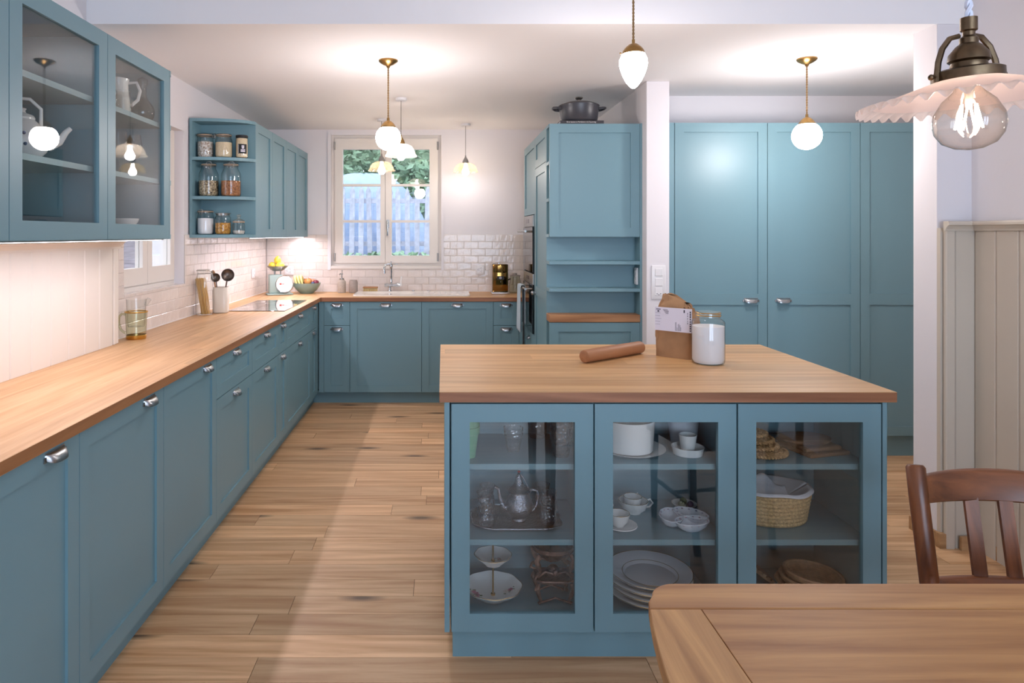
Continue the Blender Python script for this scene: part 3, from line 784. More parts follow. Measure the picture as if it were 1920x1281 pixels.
# ---- cupboards
YC = 4.35
for k, lab in enumerate(('tall teal cupboard beside the white pillar', 'tall teal cupboard in the middle, behind the globe lamp', 'tall teal cupboard half hidden by the partition wall')):
    x0 = 1.475 + k*0.5915
    h_ = (0.485, 1.002) if k == 0 else (0.10, 1.002) if k == 1 else (0.485, 1.002)
    t = cabinet('cupboard', lab, (x0, YC), 0, 0.5915, 0.395, 0.14, 2.134, [dict(z0=0.135, z1=2.134, h=h_, mids=((0.97, 1.04),))], 'tall cupboards', 'cupboard')
    if k == 0: P('filler_strip', MB().box(-0.038, -0.0005, 0.004, 0.395, 0.0, 2.134), TEAL, t)
S('toe_kick', 'teal plinth under the tall cupboards', 'plinth', MB().box(1.476, 3.249, 4.385, 4.405, 0, 0.138), TEAL)

# ---- island
YI = 2.275
ix = [0.025, 0.5025, 0.9800, 1.4625]
il = ['island display cabinet with the silver teapot and tea glasses', 'island display cabinet with the white porcelain and stacked plates', 'island display cabinet with the straw basket and chopping boards']
for k in range(3):
    x0, x1 = ix[k], ix[k+1]; w_ = x1-x0
    t = T('display_cabinet', il[k], 'cabinet', (x0, YI, 0.0), 0, 'glazed island cabinets')
    m = MB(); zt = 0.861; D_ = 0.40
    m.box(0.0005, 0.018, 0.0205, D_, 0.093, zt).box(w_-0.018, w_-0.0005, 0.0205, D_, 0.093, zt).box(0.018, w_-0.018, 0.0205, D_, 0.093, 0.12).box(0.018, w_-0.018, 0.0205, D_, zt-0.018, zt).box(0.018, w_-0.018, D_-0.014, D_, 0.12, zt-0.018)
    P('body', m, TEAL, t)
    for zs in (0.644, 0.388): P('shelf', MB().box(0.0185, w_-0.0185, 0.034, D_-0.015, zs-0.019, zs), TEAL, t)
    add_door(t, 0.001, w_-0.001, 0.093, 0.857, glass_=True, fr=0.0605)
    if k == 0: P('end_panel', MB().box(-0.0205, -0.0035, 0.003, 0.955, 0.093, 0.861), TEAL, t)
    if k == 2: P('end_panel', MB().box(w_+0.0035, w_+0.0185, 0.003, 0.955, 0.093, 0.861), TEAL, t)
t = cabinet('base_cabinet', 'teal island cabinet on the side facing the tall units', (1.4620, 3.23), pi, 1.4365, 0.55, 0.093, 0.861,
    [dict(x0=0.0, x1=0.479, z0=0.093, z1=0.857, h=(0.24, BH)), dict(x0=0.479, x1=0.958, z0=0.093, z1=0.857, h=(0.72, BH)), dict(x0=0.958, x1=1.4365, z0=0.093, z1=0.857, h=(1.2, BH))])
S('toe_kick', 'blue-teal plinth board under the kitchen island', 'plinth', MB().box(0.032, 1.455, 2.297, 3.17, 0, 0.0925), TEAL)
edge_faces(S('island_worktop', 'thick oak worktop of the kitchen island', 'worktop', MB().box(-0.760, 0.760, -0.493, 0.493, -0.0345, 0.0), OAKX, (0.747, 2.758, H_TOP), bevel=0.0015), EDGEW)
# ================================================================== LAMPS
def twisted(m, z0, z1, r=0.0028, off=0.0024, pitch=0.028):
    n = max(6, int((z1-z0)/pitch*6))
    for s_ in (0, pi):
        m.tube([(off*cos(s_+2*pi*(z-z0)/pitch), off*sin(s_+2*pi*(z-z0)/pitch), z) for z in [z0+(z1-z0)*i/n for i in range(n+1)]], r, 5)
    return m
def globe_lamp(label, x, y, zc, r):
    t = T('globe_pendant', label, 'pendant lamp', (x, y, ZC), group='opal globe pendants')
    P('canopy', MB().lathe([(0.001,0),(0.052,0),(0.053,-0.006),(0.046,-0.014),(0.030,-0.024),(0.012,-0.032),(0.008,-0.042),(0.001,-0.044)], 28), BRASS, t, smooth=True)
    zt = zc-ZC
    P('cord', twisted(MB(), zt+r+0.038, -0.042), CORD, t, smooth=True)
    P('gallery', MB().lathe([(0.001,r+0.044),(0.007,r+0.042),(0.008,r+0.026),(0.020,r+0.020),(0.034,r+0.006),(0.040,r-0.004),(0.042,r-0.006),(0.043,r-0.020),(0.040,r-0.022)], 28, (0,0,zt)), BRASS, t, smooth=True)
    a0 = math.asin(0.036/r)
    P('globe', MB().lathe([(max(0.001, r*sin(a)), -r*cos(a)) for a in [ (pi-a0)*j/14 for j in range(15)]], 28, (0,0,zt)), GLOBE, t, smooth=True)
    return t
globe_lamp('white globe pendant on twisted brass cord in front of the garden window', -0.304, 3.777, 1.955, 0.0700)
globe_lamp('white globe pendant on brass rose in front of the tall cupboards', 1.994, 3.743, 1.962, 0.0760)
# teardrop over the island (hangs from the higher ceiling)
t = T('teardrop_pendant', 'white teardrop glass pendant on brown twisted cord above the island', 'pendant lamp', (0.768, 2.757, ZD))
def zz(v): return v-ZD
P('canopy', MB().lathe([(0.001,0),(0.05,0),(0.05,-0.01),(0.02,-0.03),(0.001,-0.034)], 24), BRASS, t, smooth=True)
P('cord', twisted(MB(), zz(2.205), -0.03), CORD, t, smooth=True)
P('gallery', MB().lathe([(0.001,0.052),(0.006,0.05),(0.006,0.035),(0.018,0.030),(0.034,0.016),(0.042,0.004),(0.044,-0.004),(0.044,-0.012),(0.040,-0.013)], 28, (0,0,zz(2.158))).cyl((-0.052,0,zz(2.149)), 0.0035, 0.006, 8), BRASS, t, smooth=True)
P('shade', MB().lathe([(0.038,0.0),(0.046,-0.008),(0.0545,-0.028),(0.0560,-0.045),(0.052,-0.066),(0.043,-0.092),(0.030,-0.118),(0.016,-0.136),(0.006,-0.144),(0.001,-0.145)], 28, (0,0,zz(2.155))), TEAR, t, smooth=True)
def shade_lamp(label, x, y, zrim, smat, capmat, R=0.113, dome=0.085):
    t = T('shade_pendant', label, 'pendant lamp', (x, y, ZC), group='glass shade pendants')
    P('canopy', MB().lathe([(0.001,0),(0.040,0),(0.041,-0.016),(0.038,-0.020),(0.001,-0.020)], 24), WHITEP, t, smooth=True)
    z = zrim-ZC
    P('cord', MB().tube([(0,0,z+dome+0.062), (0,0,-0.019)], 0.0022, 6), DARKCORD, t)
    P('cap', MB().lathe([(0.001,0.066),(0.006,0.064),(0.007,0.050),(0.014,0.040),(0.024,0.022),(0.028,0.008),(0.030,0.0),(0.026,-0.004)], 20, (0,0,z+dome)), capmat, t, smooth=True)
    prof = [(0.024, dome), (0.050, dome-0.003), (0.076, dome-0.016), (0.092, dome*0.58), (0.100, dome*0.32), (0.104, dome*0.18), (R*0.99, dome*0.10), (R, 0)]
    P('shade', MB().lathe(prof, 36, (0,0,z)), smat, t, smooth=True)
    P('bulb', MB().lathe([(0.001,-0.030),(0.018,-0.026),(0.030,-0.010),(0.032,0.004),(0.026,0.022),(0.015,0.040),(0.013,0.055),(0.013,0.075)], 20, (0,0,z+0.002)), BULB, t, smooth=True)
shade_lamp('frosted glass dome pendant hanging just behind the globe lamp', -0.298, 4.825, 1.972, SHADEG, BRASS, 0.113, 0.088)
shade_lamp('crackled glass shade pendant before the garden window', -0.514, 5.70, 1.950, SHADEC, PEWTER, 0.113, 0.080)
shade_lamp('crackled glass shade pendant against the bare white wall', 0.195, 5.95, 1.962, SHADEC, PEWTER, 0.109, 0.082)
# frilled pink pendant over the dining table
px_, py_, zr = 0.793, 1.03, 1.622
t = T('frilled_pendant', 'pink glass pendant with frilled rim and big bare bulb over dining table', 'pendant lamp', (px_, py_, zr))
P('cord', twisted(MB(), 0.118, ZD-zr-0.02, 0.0032, 0.0028, 0.03), WCORD, t, smooth=True)
P('canopy', MB().lathe([(0.001,0),(0.05,0),(0.05,-0.015),(0.02,-0.03),(0.001,-0.03)], 24, (0,0,ZD-zr)), BRASSD, t, smooth=True)
tilt = Matrix.Rotation(radians(-3), 4, 'Y')
P('socket', MB().lathe([(0.001,0.126),(0.011,0.125),(0.011,0.106),(0.008,0.104),(0.008,0.098),(0.012,0.094),(0.012,0.086),(0.017,0.082),(0.026,0.070),(0.027,0.060),(0.023,0.057),(0.024,0.050),(0.022,0.046),(0.012,0.044)], 28), BRASSD, t, smooth=True)
m = MB()
for s_ in (-1, 1):
    m.tube([(s_*0.010,0,0.098),(s_*0.024,0,0.095),(s_*0.036,0,0.080),(s_*0.043,0,0.060),(s_*0.046,0,0.040),(s_*0.0465,0,0.030)], 0.0042, 6)
    m.tube([(s_*0.046,0,0.038),(s_*0.054,0,0.038)], 0.003, 6).sphere((s_*0.055,0,0.038), 0.0045, 8, 6)
P('bracket', m.xf(tilt), BRASSD, t, smooth=True)
P('ring', MB().lathe([(0.044,0.030),(0.046,0.030),(0.046,0.044),(0.040,0.047),(0.014,0.050),(0.014,0.046)], 32).xf(tilt), BRASSD, t, smooth=True)
P('shade', MB().lathe([(0.034,0.034),(0.045,0.031),(0.066,0.024),(0.090,0.016),(0.112,0.008),(0.124,0.004)], 64).xf(tilt), PINKS, t, smooth=True)
nw = 40; sg = nw*6
fr_ = MB(); prof = [(0.124,0.004),(0.130,0.003),(0.136,0.001),(0.142,-0.002),(0.147,-0.004)]
def wv(a, r): 
    q = min(1, max(0, (r-0.124)/0.016)); 
    return q*0.0052*sin(nw*a)
fr_.lathe(prof, sg, zf=wv)
P('frill', fr_.xf(tilt), FRILL, t, smooth=True)
P('bulb', MB().lathe([(0.013,0.036),(0.014,0.016),(0.020,0.000),(0.034,-0.014),(0.0445,-0.034),(0.0465,-0.048),(0.0435,-0.064),(0.034,-0.078),(0.018,-0.086),(0.001,-0.0885)], 32, (0,0,0.014)), BULBG, t, smooth=True)
m = MB()
for k in range(6):
    a = 2*pi*k/6; m.tube([(0.010*cos(a), 0.010*sin(a), -0.006), (0.017*cos(a+0.3), 0.017*sin(a+0.3), -0.042)], 0.0016, 5)
P('filament', m, FILA, t)
P('bulb_stem', MB().cyl((0,0,-0.01), 0.004, 0.05, 10, 0.009), CROCKM, t, smooth=True)

# ================================================================== DINING TABLE AND CHAIR
t = T('dining_table', 'old oak dining table with rounded corner in the foreground', 'table', (1.3, 0.86, 0))
ox, oy = 1.3, 0.86
def L2(p): return [(a-ox, b-oy) for a, b in p]
yf, yn, xl_, xr_ = 1.313, 0.40, 0.392, 2.25
def leftx(y): return 0.392 - 0.062*max(0, 1-((y-0.857)/0.456)**2)
far = [(0.462, 1.222), (leftx(1.222), 1.222), (leftx(1.25), 1.25)] + [(0.392+0.052-0.056*cos(radians(a)) , 1.313-0.052+0.052*sin(radians(a))) for a in range(10, 91, 10)] + [(xr_, 1.313), (xr_, 1.222)]
ZTB = 0.75; th = 0.030
P('far_board', MB().prism(L2(far)[::-1], ZTB-th, ZTB), TABLEX, t, bevel=0.004, bseg=2)
near = [(a, 2*0.8565-b) for a, b in far][::-1]
P('near_board', MB().prism(L2(near)[::-1], ZTB-th, ZTB), TABLEX, t, bevel=0.004, bseg=2)
ys = [1.2212 - i*(1.2212-0.4918)/12 for i in range(13)]
endb = [(0.4615, 0.4918), (0.4615, 1.2212)] + [(leftx(yv), yv) for yv in ys]
P('end_board', MB().prism(L2(endb), ZTB-th, ZTB), TABLEY, t, bevel=0.0015)
for k in range(3):
    a = 0.4918 + k*0.2432
    P('board', MB().box(0.4625-ox, xr_-ox, a-oy, a+0.2424-oy, ZTB-th, ZTB-0.0003), TABLEX, t, bevel=0.0008)
P('apron', MB().box(0.50-ox, 2.15-ox, 0.48-oy, 0.50-oy, 0.63, 0.72).box(0.50-ox, 2.15-ox, 1.21-oy, 1.23-oy, 0.63, 0.72).box(0.50-ox, 0.52-ox, 0.50-oy, 1.21-oy, 0.63, 0.72).box(2.13-ox, 2.15-ox, 0.50-oy, 1.21-oy, 0.63, 0.72), TABLEX, t)
for a in (0.53, 2.12):
    for b_ in (0.51, 1.20):
        P('leg', MB().lathe([(0.001,0),(0.020,0),(0.032,0.60),(0.034,0.63),(0.034,0.7195),(0.001,0.7195)], 4, (a-ox, b_-oy, 0)), TABLEX, t)

t = T('dining_chair', 'reddish-brown wooden slat-back chair tucked behind the dining table', 'chair', (1.265, 1.29, 0), radians(-10))
def back_y(z): return 0.20 + max(0, z-0.45)*0.235
for s_ in (-1, 1):
    m = MB().tube([(s_*0.185, 0.235, 0), (s_*0.19, 0.205, 0.25), (s_*0.195, back_y(0.46), 0.46), (s_*0.198, back_y(0.65), 0.65), (s_*0.2, back_y(0.80), 0.80), (s_*0.2, back_y(0.868), 0.868), (s_*0.2, back_y(0.874), 0.874)], [0.016,0.018,0.020,0.020,0.0205,0.0205,0.016], 14)
    P('back_post', m, CHAIRW, t, smooth=True)
    P('leg', MB().tube([(s_*0.175, -0.185, 0), (s_*0.18, -0.175, 0.25), (s_*0.18, -0.17, 0.44)], [0.014, 0.018, 0.020], 12), CHAIRW, t, smooth=True)
    P('stretcher', MB().tube([(s_*0.178, -0.178, 0.20), (s_*0.188, 0.21, 0.20)], 0.010, 8), CHAIRW, t, smooth=True)
P('stretcher', MB().tube([(-0.18, 0.02, 0.20), (0.18, 0.02, 0.20)], 0.010, 8), CHAIRX, t, smooth=True)
def rail(za, zb, bow, thick, arch=0.0, xh=0.19):
    m = MB(); n = 16; vs_ = []; fs = []
    for i in range(n+1):
        u = -1+2*i/n; x = u*xh; dy = bow*(1-u*u); up = arch*(1-u*u)
        for (z, d) in ((za, 0), (zb+up, 0), (zb+up, thick), (za, thick)):
            vs_.append((x, back_y(z)+dy+d-thick/2, z))
    for i in range(n):
        for k in range(4): fs.append((i*4+k, i*4+(k+1)%4, (i+1)*4+(k+1)%4, (i+1)*4+k))
    fs += [(3,2,1,0), (n*4, n*4+1, n*4+2, n*4+3)]
    return m.add(vs_, fs)
P('top_rail', rail(0.792, 0.850, 0.045, 0.022, 0.010), CHAIRX, t, bevel=0.004, smooth=True)
P('lower_rail', rail(0.595, 0.633, 0.035, 0.02), CHAIRX, t, bevel=0.003, smooth=True)
for xk in (-0.075, 0.0, 0.075):
    dy = 0.040*(1-(xk/0.19)**2)
    m = MB(); w_ = 0.0145
    vs_ = []
    for z in (0.625, 0.70, 0.80):
        yy = back_y(z)+dy
        vs_ += [(xk-w_, yy-0.005, z), (xk+w_, yy-0.005, z), (xk+w_, yy+0.005, z), (xk-w_, yy+0.005, z)]
    fs = [(i*4+k, i*4+(k+1)%4, i*4+4+(k+1)%4, i*4+4+k) for i in range(2) for k in range(4)] + [(3,2,1,0), (8,9,10,11)]
    P('slat', m.add(vs_, fs), CHAIRW, t)
P('seat', MB().prism([(-0.19,0.19),(-0.20,-0.05),(-0.215,-0.19),(-0.19,-0.215),(0.19,-0.215),(0.215,-0.19),(0.20,-0.05),(0.19,0.19)], 0.44, 0.465), CHAIRX, t, bevel=0.006, bseg=2, smooth=True)

# ================================================================== ISLAND TOP
a = Vector((0.573, 2.775, 0)); b_ = Vector((0.868, 3.005, 0)); d = (b_-a); ang = math.atan2(d.y, d.x)
S('rolling_pin', 'plain wooden rolling pin lying on the island worktop', 'rolling pin',
  MB().lathe([(0.001,-0.19),(0.020,-0.19),(0.025,-0.187),(0.0265,-0.18),(0.0275,0),(0.0265,0.18),(0.025,0.187),(0.020,0.19),(0.001,0.19)], 28).xf(Matrix.Rotation(pi/2, 4, 'Y')), PINW,
  ((a.x+b_.x)/2, (a.y+b_.y)/2, H_TOP+0.0275), (0, 0, ang), smooth=True)
# paper flour bag
t = T('flour_bag', 'crumpled brown paper flour bag with white label on the island', 'bag', (1.005, 2.925, H_TOP), radians(-42))
rb = random.Random(2); m = MB(); W_, D_ = 0.085, 0.045; n = 28; lev = 12
ring = []
for k in range(n):
    a = 2*pi*k/n; c, s_ = cos(a), sin(a)
    ring.append((math.copysign(abs(c)**0.35, c), math.copysign(abs(s_)**0.35, s_)))
vs_ = []; fs = []
for j in range(lev+1):
    f = j/lev; z = 0.262*f
    wide = 1.0 if f < 0.62 else 1-0.42*((f-0.62)/0.38)**1.5
    deep = (1.0+0.10*sin(pi*min(1, f/0.7))) if f < 0.6 else 1.05-0.80*((f-0.6)/0.4)
    for k in range(n):
        u, v = ring[k]; jit = 0.0045 if 0.08 < f else 0.0
        if f > 0.68: jit = 0.009
        dz = 0
        if f > 0.7: dz = -0.030*(u*0.6)*(f-0.6)/0.4 - 0.018*abs(u)*(f-0.7)/0.3
        vs_.append((u*W_*wide + rb.uniform(-1,1)*jit + 0.012*max(0, f-0.6)*(-1), v*D_*deep + rb.uniform(-1,1)*jit, max(0, z+dz+(rb.uniform(-1,1)*jit if f > 0.3 else 0))))
for j in range(lev):
    for k in range(n): fs.append((j*n+k, j*n+(k+1)%n, (j+1)*n+(k+1)%n, (j+1)*n+k))
fs.append(tuple(range(n-1,-1,-1))); fs.append(tuple(range(lev*n, lev*n+n)))
P('paper_bag', m.add(vs_, fs), KRAFT, t, smooth=True)
lb = P('label', MB().box(-0.0755, 0.0825, -0.0585, -0.0500, 0.114, 0.213), PAPER, t)
m = MB(); rr = random.Random(4)
for i in range(5): m.box(-0.074, -0.074+rr.uniform(0.02, 0.035), -0.0592, -0.0585, 0.188-i*0.012, 0.1886-i*0.012)
for i in range(4): m.box(-0.040+i*0.004, -0.022+rr.uniform(0, 0.008), -0.0592, -0.0585, 0.203-i*0.005, 0.2048-i*0.005)
m.box(-0.070, -0.050, -0.0592, -0.0585, 0.203, 0.206).box(-0.064, -0.057, -0.0592, -0.0585, 0.193, 0.199)
for i in range(9):
    zz_ = 0.120+i*0.0095; m.box(0.076, 0.081, -0.0592, -0.0585, zz_, zz_+rr.uniform(0.005, 0.008))
for i in range(5): m.box(0.066, 0.068, -0.0592, -0.0585, 0.150+i*0.010, 0.150+i*0.010+rr.uniform(0.004, 0.008))
for i in range(7): m.box(0.014+i*0.004, 0.0148+i*0.004, -0.0592, -0.0585, 0.118, 0.118+rr.uniform(0.012, 0.04))
m.box(0.050, 0.055, -0.0592, -0.0585, 0.196, 0.208)
P('print', m, INK, lb)

def jar(name, label, loc, r, h, neck, fill, cmat, shape=None, lid='clip', shoulder=0.70, rz=0, cat='jar', group=None, lidmat=None, gm=None, clip_dir=-pi/2):
    t = T(name, label, cat, loc, rz, group); gm = gm or JARG
    hs = h*shoulder; hn = h*0.86
    out = [(r*0.86,0.001),(r*0.97,0.006),(r,0.014),(r,hs),(r*0.97,hs+(hn-hs)*0.35),(neck*1.02,hs+(hn-hs)*0.85),(neck,hn),(neck,h*0.93)]
    P('glass', MB().lathe([(0.001,0.0008)]+out, 32, shape=None if shape is None else shape), gm, t, smooth=True)
    k = 0.955
    fz = h*fill; pr = [(0.001,0.005),(r*0.84,0.005),(r*0.93*k,0.010),(r*k,0.018)]
    for (rr_, z) in out[3:]:
        if z < fz-0.004: pr.append((rr_*k, z))
    lastr = pr[-1][0] if fz > hs else r*k
    if fz > hs: lastr = min(lastr, r*k*(1-(fz-hs)/(hn-hs)*(1-neck/r)))
    pr += [(lastr, fz), (0.001, fz+0.003)]
    P('contents', MB().lathe(pr, 32, shape=shape), cmat, t, smooth=True)
    if lid == 'clip':
        P('lid', MB().lathe([(0.001,h*0.995),(neck*0.75,h),(neck*1.02,h*0.985),(neck*1.06,h*0.955),(neck*1.06,h*0.945),(0.001,h*0.94)], 32), gm, t, smooth=True)
        P('seal', MB().torus((0,0,h*0.935), neck*1.03, 0.0028, 28, 6), RUBBER, t, smooth=True)
        m = MB().torus((0,0,h*0.905), neck*1.05, 0.0016, 28, 6)
        c, s_ = cos(clip_dir), sin(clip_dir); e = neck*1.09
        def cp(u, o, z): return (c*(e+o)-s_*u, s_*(e+o)+c*u, z)
        m.tube([cp(0.014,0,h*0.90), cp(0.017,0.004,h*0.955), cp(0.010,0.004,h*1.005), cp(-0.010,0.004,h*1.005), cp(-0.017,0.004,h*0.955), cp(-0.014,0,h*0.90)], 0.0016, 6)
        m.tube([cp(0.010,0.003,h*0.93), cp(0.009,0.007,h*0.83), cp(0,0.008,h*0.80), cp(-0.009,0.007,h*0.83), cp(-0.010,0.003,h*0.93)], 0.0016, 6)
        P('clip', m, STEEL, t, smooth=True)
    elif lid == 'screw':
        P('lid', MB().lathe([(neck*1.06,h*0.90),(neck*1.07,h*0.93),(neck*1.04,h*0.94),(neck*1.07,h*0.95),(neck*1.06,h*0.985),(neck*0.98,h),(0.001,h)], 32), lidmat or STEEL, t, smooth=True)
    elif lid == 'flat':
        P('lid', MB().lathe([(neck*0.97,h*0.89),(neck*0.99,h*0.95),(neck*1.10,h*0.96),(neck*1.11,h*0.99),(neck*1.0,h),(0.001,h)], 32), lidmat or STEEL, t, smooth=True)
    return t
GLASSLID = glass('glass_lid', (0.94,0.95,0.93), refl=2.6, body=0.12, bodycol=(230,226,214))
t = jar('flour_jar', 'large glass jar of white flour with gold-rimmed glass lid beside the paper bag', (1.077, 2.775, H_TOP), 0.0648, 0.218, 0.046, 0.70, FLOURM, lid='none', shoulder=0.76)
P('lid', MB().lathe([(0.047,0.188),(0.049,0.190),(0.049,0.206),(0.047,0.212),(0.001,0.214)], 32), GLASSLID, t, smooth=True)
P('rim', MB().torus((0,0,0.196), 0.0492, 0.0018, 32, 6).torus((0,0,0.206), 0.0490, 0.0014, 32, 6), GOLD, t, smooth=True)

# ================================================================== LEFT WORKTOP
t = T('glass_mug', 'glass mug with brass rim, base and handle holding a glass beaker', 'mug', (-1.540, 3.425, H_TOP), radians(15))
P('body', MB().lathe([(0.001,0.006),(0.044,0.004),(0.046,0.012),(0.052,0.13),(0.052,0.136)], 32), AMBERG, t, smooth=True)
P('rim', MB().torus((0,0,0.136), 0.0530, 0.0032, 32, 8), GOLD, t, smooth=True)
P('base', MB().lathe([(0.001,0.001),(0.046,0.001),(0.0475,0.004),(0.0478,0.020),(0.046,0.022)], 32), GOLD, t, smooth=True)
P('handle', MB().tube([(-0.050,0,0.122),(-0.066,0,0.128),(-0.080,0,0.112),(-0.081,0,0.080),(-0.072,0,0.050),(-0.056,0,0.034),(-0.047,0,0.030)], 0.0062, 8), AMBERG, t, smooth=True)
t2 = T('glass_beaker', 'clear glass beaker with pouring lip nested in the brass-rimmed mug', 'beaker', (-1.540, 3.425, H_TOP+0.062), radians(15))
def lip(a): 
    d = abs((a+pi) % (2*pi) - pi); return 1+0.22*max(0, 1-d/0.45)**2
P('body', MB().lathe([(0.001,0.0),(0.038,0.0),(0.041,0.01),(0.046,0.10)], 32), JARG, t2, smooth=True)
P('lip', MB().lathe([(0.046,0.10),(0.0465,0.125),(0.048,0.137)], 48, shape=lambda a: 1), JARG, t2, smooth=True)
P('spout', MB().tube([(0.044,0,0.105),(0.055,0,0.128),(0.062,0,0.138)], [0.008,0.011,0.012], 8), JARG, t2, smooth=True)
# spaghetti jar
t = T('spaghetti_jar', 'tall clip-top glass jar with a bundle of spaghetti inside', 'jar', (-1.560, 4.46, H_TOP))
P('glass', MB().lathe([(0.001,0.001),(0.050,0.001),(0.0565,0.010),(0.057,0.20),(0.055,0.235),(0.045,0.262),(0.044,0.275)], 32), JARG, t, smooth=True)
P('lid', MB().lathe([(0.047,0.277),(0.049,0.281),(0.049,0.290),(0.046,0.296),(0.001,0.298)], 32), GLASSLID, t, smooth=True)
P('clip', MB().torus((0,0,0.268), 0.047, 0.0018, 28, 6).torus((0,0,0.290), 0.0495, 0.0018, 28, 6).tube([(0.048,-0.012,0.262),(0.055,-0.010,0.285),(0.055,0.010,0.285),(0.048,0.012,0.262)], 0.0018, 6).tube([(0.048,-0.008,0.270),(0.057,-0.006,0.235),(0.057,0.006,0.235),(0.048,0.008,0.270)], 0.0018, 6), STEEL, t, smooth=True)
m = MB(); rs = random.Random(8)
for k in range(60):
    a = rs.uniform(0, 2*pi); r = 0.030*sqrt(rs.random()); bx, by = 0.012+r*cos(a), r*sin(a)-0.01
    m.tube([(bx, by, 0.006), (bx-0.040+rs.uniform(-0.006,0.010), by+rs.uniform(-0.006,0.012), 0.238+rs.uniform(-0.006,0.004))], 0.0016, 5)
P('spaghetti', m, SPAG, t)
# utensil crock with tools
t = T('utensil_crock', 'square cream ceramic crock holding ladles beside the hob', 'crock', (-1.490, 4.575, H_TOP), radians(8))
sq = lambda a: 1/(abs(cos(a))**5+abs(sin(a))**5)**(1/5)
P('body', MB().lathe([(0.001,0.001),(0.044,0.001),(0.049,0.006),(0.050,0.150),(0.046,0.160),(0.046,0.172),(0.043,0.172),(0.043,0.02),(0.001,0.02)], 40, shape=sq), CROCKM, t, smooth=True)
def ladle(label, base, head, r, facing):
    t = T('ladle', label, 'ladle', base)
    hx, hy, hz = (head[i]-base[i] for i in range(3))
    c = Vector((hx, hy, hz)); dr = c.normalized()
    st = c - dr*r*0.98
    P('stem', MB().tube([(0,0,0), tuple(st*0.6), tuple(st)], [0.0035, 0.004, 0.005], 8), mats_ladle, t, smooth=True)
    n = Vector(facing).normalized()
    m = MB().lathe([(0.001, -r*0.5), (r*0.45, -r*0.44), (r*0.8, -r*0.22), (r*0.97, 0.0), (r, 0.004), (r*0.94, 0.004), (r*0.78, -r*0.17), (r*0.42, -r*0.36), (0.001, -r*0.41)], 24)
    q = Vector((0,0,1)).rotation_difference(n).to_matrix().to_4x4()
    P('bowl', m.xf(Matrix.Translation(c) @ q), mats_ladle, t, smooth=True)
mats_ladle = mat('dark_metal', (110, 98, 90), 0.35, 0.85, noise=0.1, nscale=40)
ladle('large dark metal ladle standing in the cream crock', (-1.480, 4.570, H_TOP+0.022), (-1.437, 4.555, 1.150), 0.0425, (0.25, -1, 0.15))
ladle('small dark metal ladle standing in the cream crock', (-1.500, 4.580, H_TOP+0.022), (-1.520, 4.560, 1.132), 0.0300, (0.2, -1, 0.15))
t = T('wooden_spoon', 'wooden spoon standing in the cream crock beside the ladles', 'spoon', (-1.515, 4.590, H_TOP+0.022))
P('handle', MB().tube([(0,0,0),(-0.012,0,0.12),(-0.026,0.0,0.20)], 0.005, 8), SPOONW, t, smooth=True)
P('bowl', MB().sphere((0,0,0), 0.02, 14, 10, 0.8, 0.35, 1.5).xf(Matrix.Translation((-0.031,0,0.232)) @ Matrix.Rotation(radians(-8), 4, 'Y')), SPOONW, t, smooth=True)
# hob
t = T('hob', 'flush black glass hob set into the oak worktop', 'hob', (-1.275, 5.03, H_TOP))
P('glass_top', MB().box(-0.195, 0.195, -0.38, 0.38, 0.0004, 0.0045), HOBG, t, bevel=0.001)
m = MB()
for (a, b_, r) in ((-0.08, -0.2, 0.09), (0.09, -0.2, 0.07), (-0.08, 0.18, 0.07), (0.09, 0.18, 0.09)): m.torus((a, b_, 0.0045), r, 0.0004, 32, 4)
P('zone_marks', m, STEEL, t)
# kitchen scale
t = T('kitchen_scale', 'mint enamel kitchen scale with round white dial in the corner', 'scale', (-1.435, 5.955, H_TOP), radians(20))
P('base', MB().box(-0.105, 0.115, -0.085, 0.085, 0.002, 0.014), MINT, t, bevel=0.006, bseg=2, smooth=True)
P('body', MB().prism([(-0.085,-0.055),(0.03,-0.055),(0.03,0.06),(-0.085,0.06)], 0.013, 0.175), MINT, t, bevel=0.010, bseg=3, smooth=True)
P('post', MB().cyl((-0.035,0,0.175), 0.008, 0.035, 12).cyl((0.015,0,0.175), 0.006, 0.035, 10), STEEL, t, smooth=True)
M_ = Matrix.Translation((0.025, -0.062, 0.090)) @ Matrix.Rotation(radians(75), 4, 'X') @ Matrix.Rotation(radians(0), 4, 'Z')
M_ = Matrix.Translation((0.040, -0.070, 0.094)) @ Matrix.Rotation(radians(-12), 4, 'Z') @ Matrix.Rotation(radians(78), 4, 'X')
dl = P('dial_housing', MB().lathe([(0.001,-0.03),(0.074,-0.03),(0.078,-0.02),(0.078,0.0),(0.074,0.008),(0.070,0.004),(0.001,0.004)], 36).xf(M_), CHROME, t, smooth=True)
P('dial_face', MB().lathe([(0.001,0.0052),(0.069,0.0052),(0.069,0.0046)], 36).xf(M_), PORC, dl, smooth=True)
m = MB(); m.box(-0.040,-0.022,-0.006,0.008,0.0056,0.006).box(-0.018,0.0,-0.003,0.003,0.0056,0.006).box(0.004,0.045,-0.0012,0.0012,0.0056,0.006)
P('dial_print', m.xf(M_), REDINK, dl)
P('pan', MB().lathe([(0.001,0.208),(0.045,0.208),(0.062,0.222),(0.090,0.246),(0.094,0.250),(0.090,0.250),(0.060,0.226),(0.044,0.212),(0.001,0.212)], 36, (-0.01,0,0)), STEEL, t, smooth=True)
def lemon(label, loc, rot):
    pr = [(0.001,-0.041),(0.006,-0.039),(0.010,-0.034),(0.020,-0.027),(0.028,-0.014),(0.031,0),(0.028,0.014),(0.020,0.027),(0.010,0.034),(0.006,0.039),(0.001,0.041)]
    S('lemon', label, 'lemon', MB().lathe(pr, 20), YELLOW, loc, rot, smooth=True, group='lemons in the scale pan')
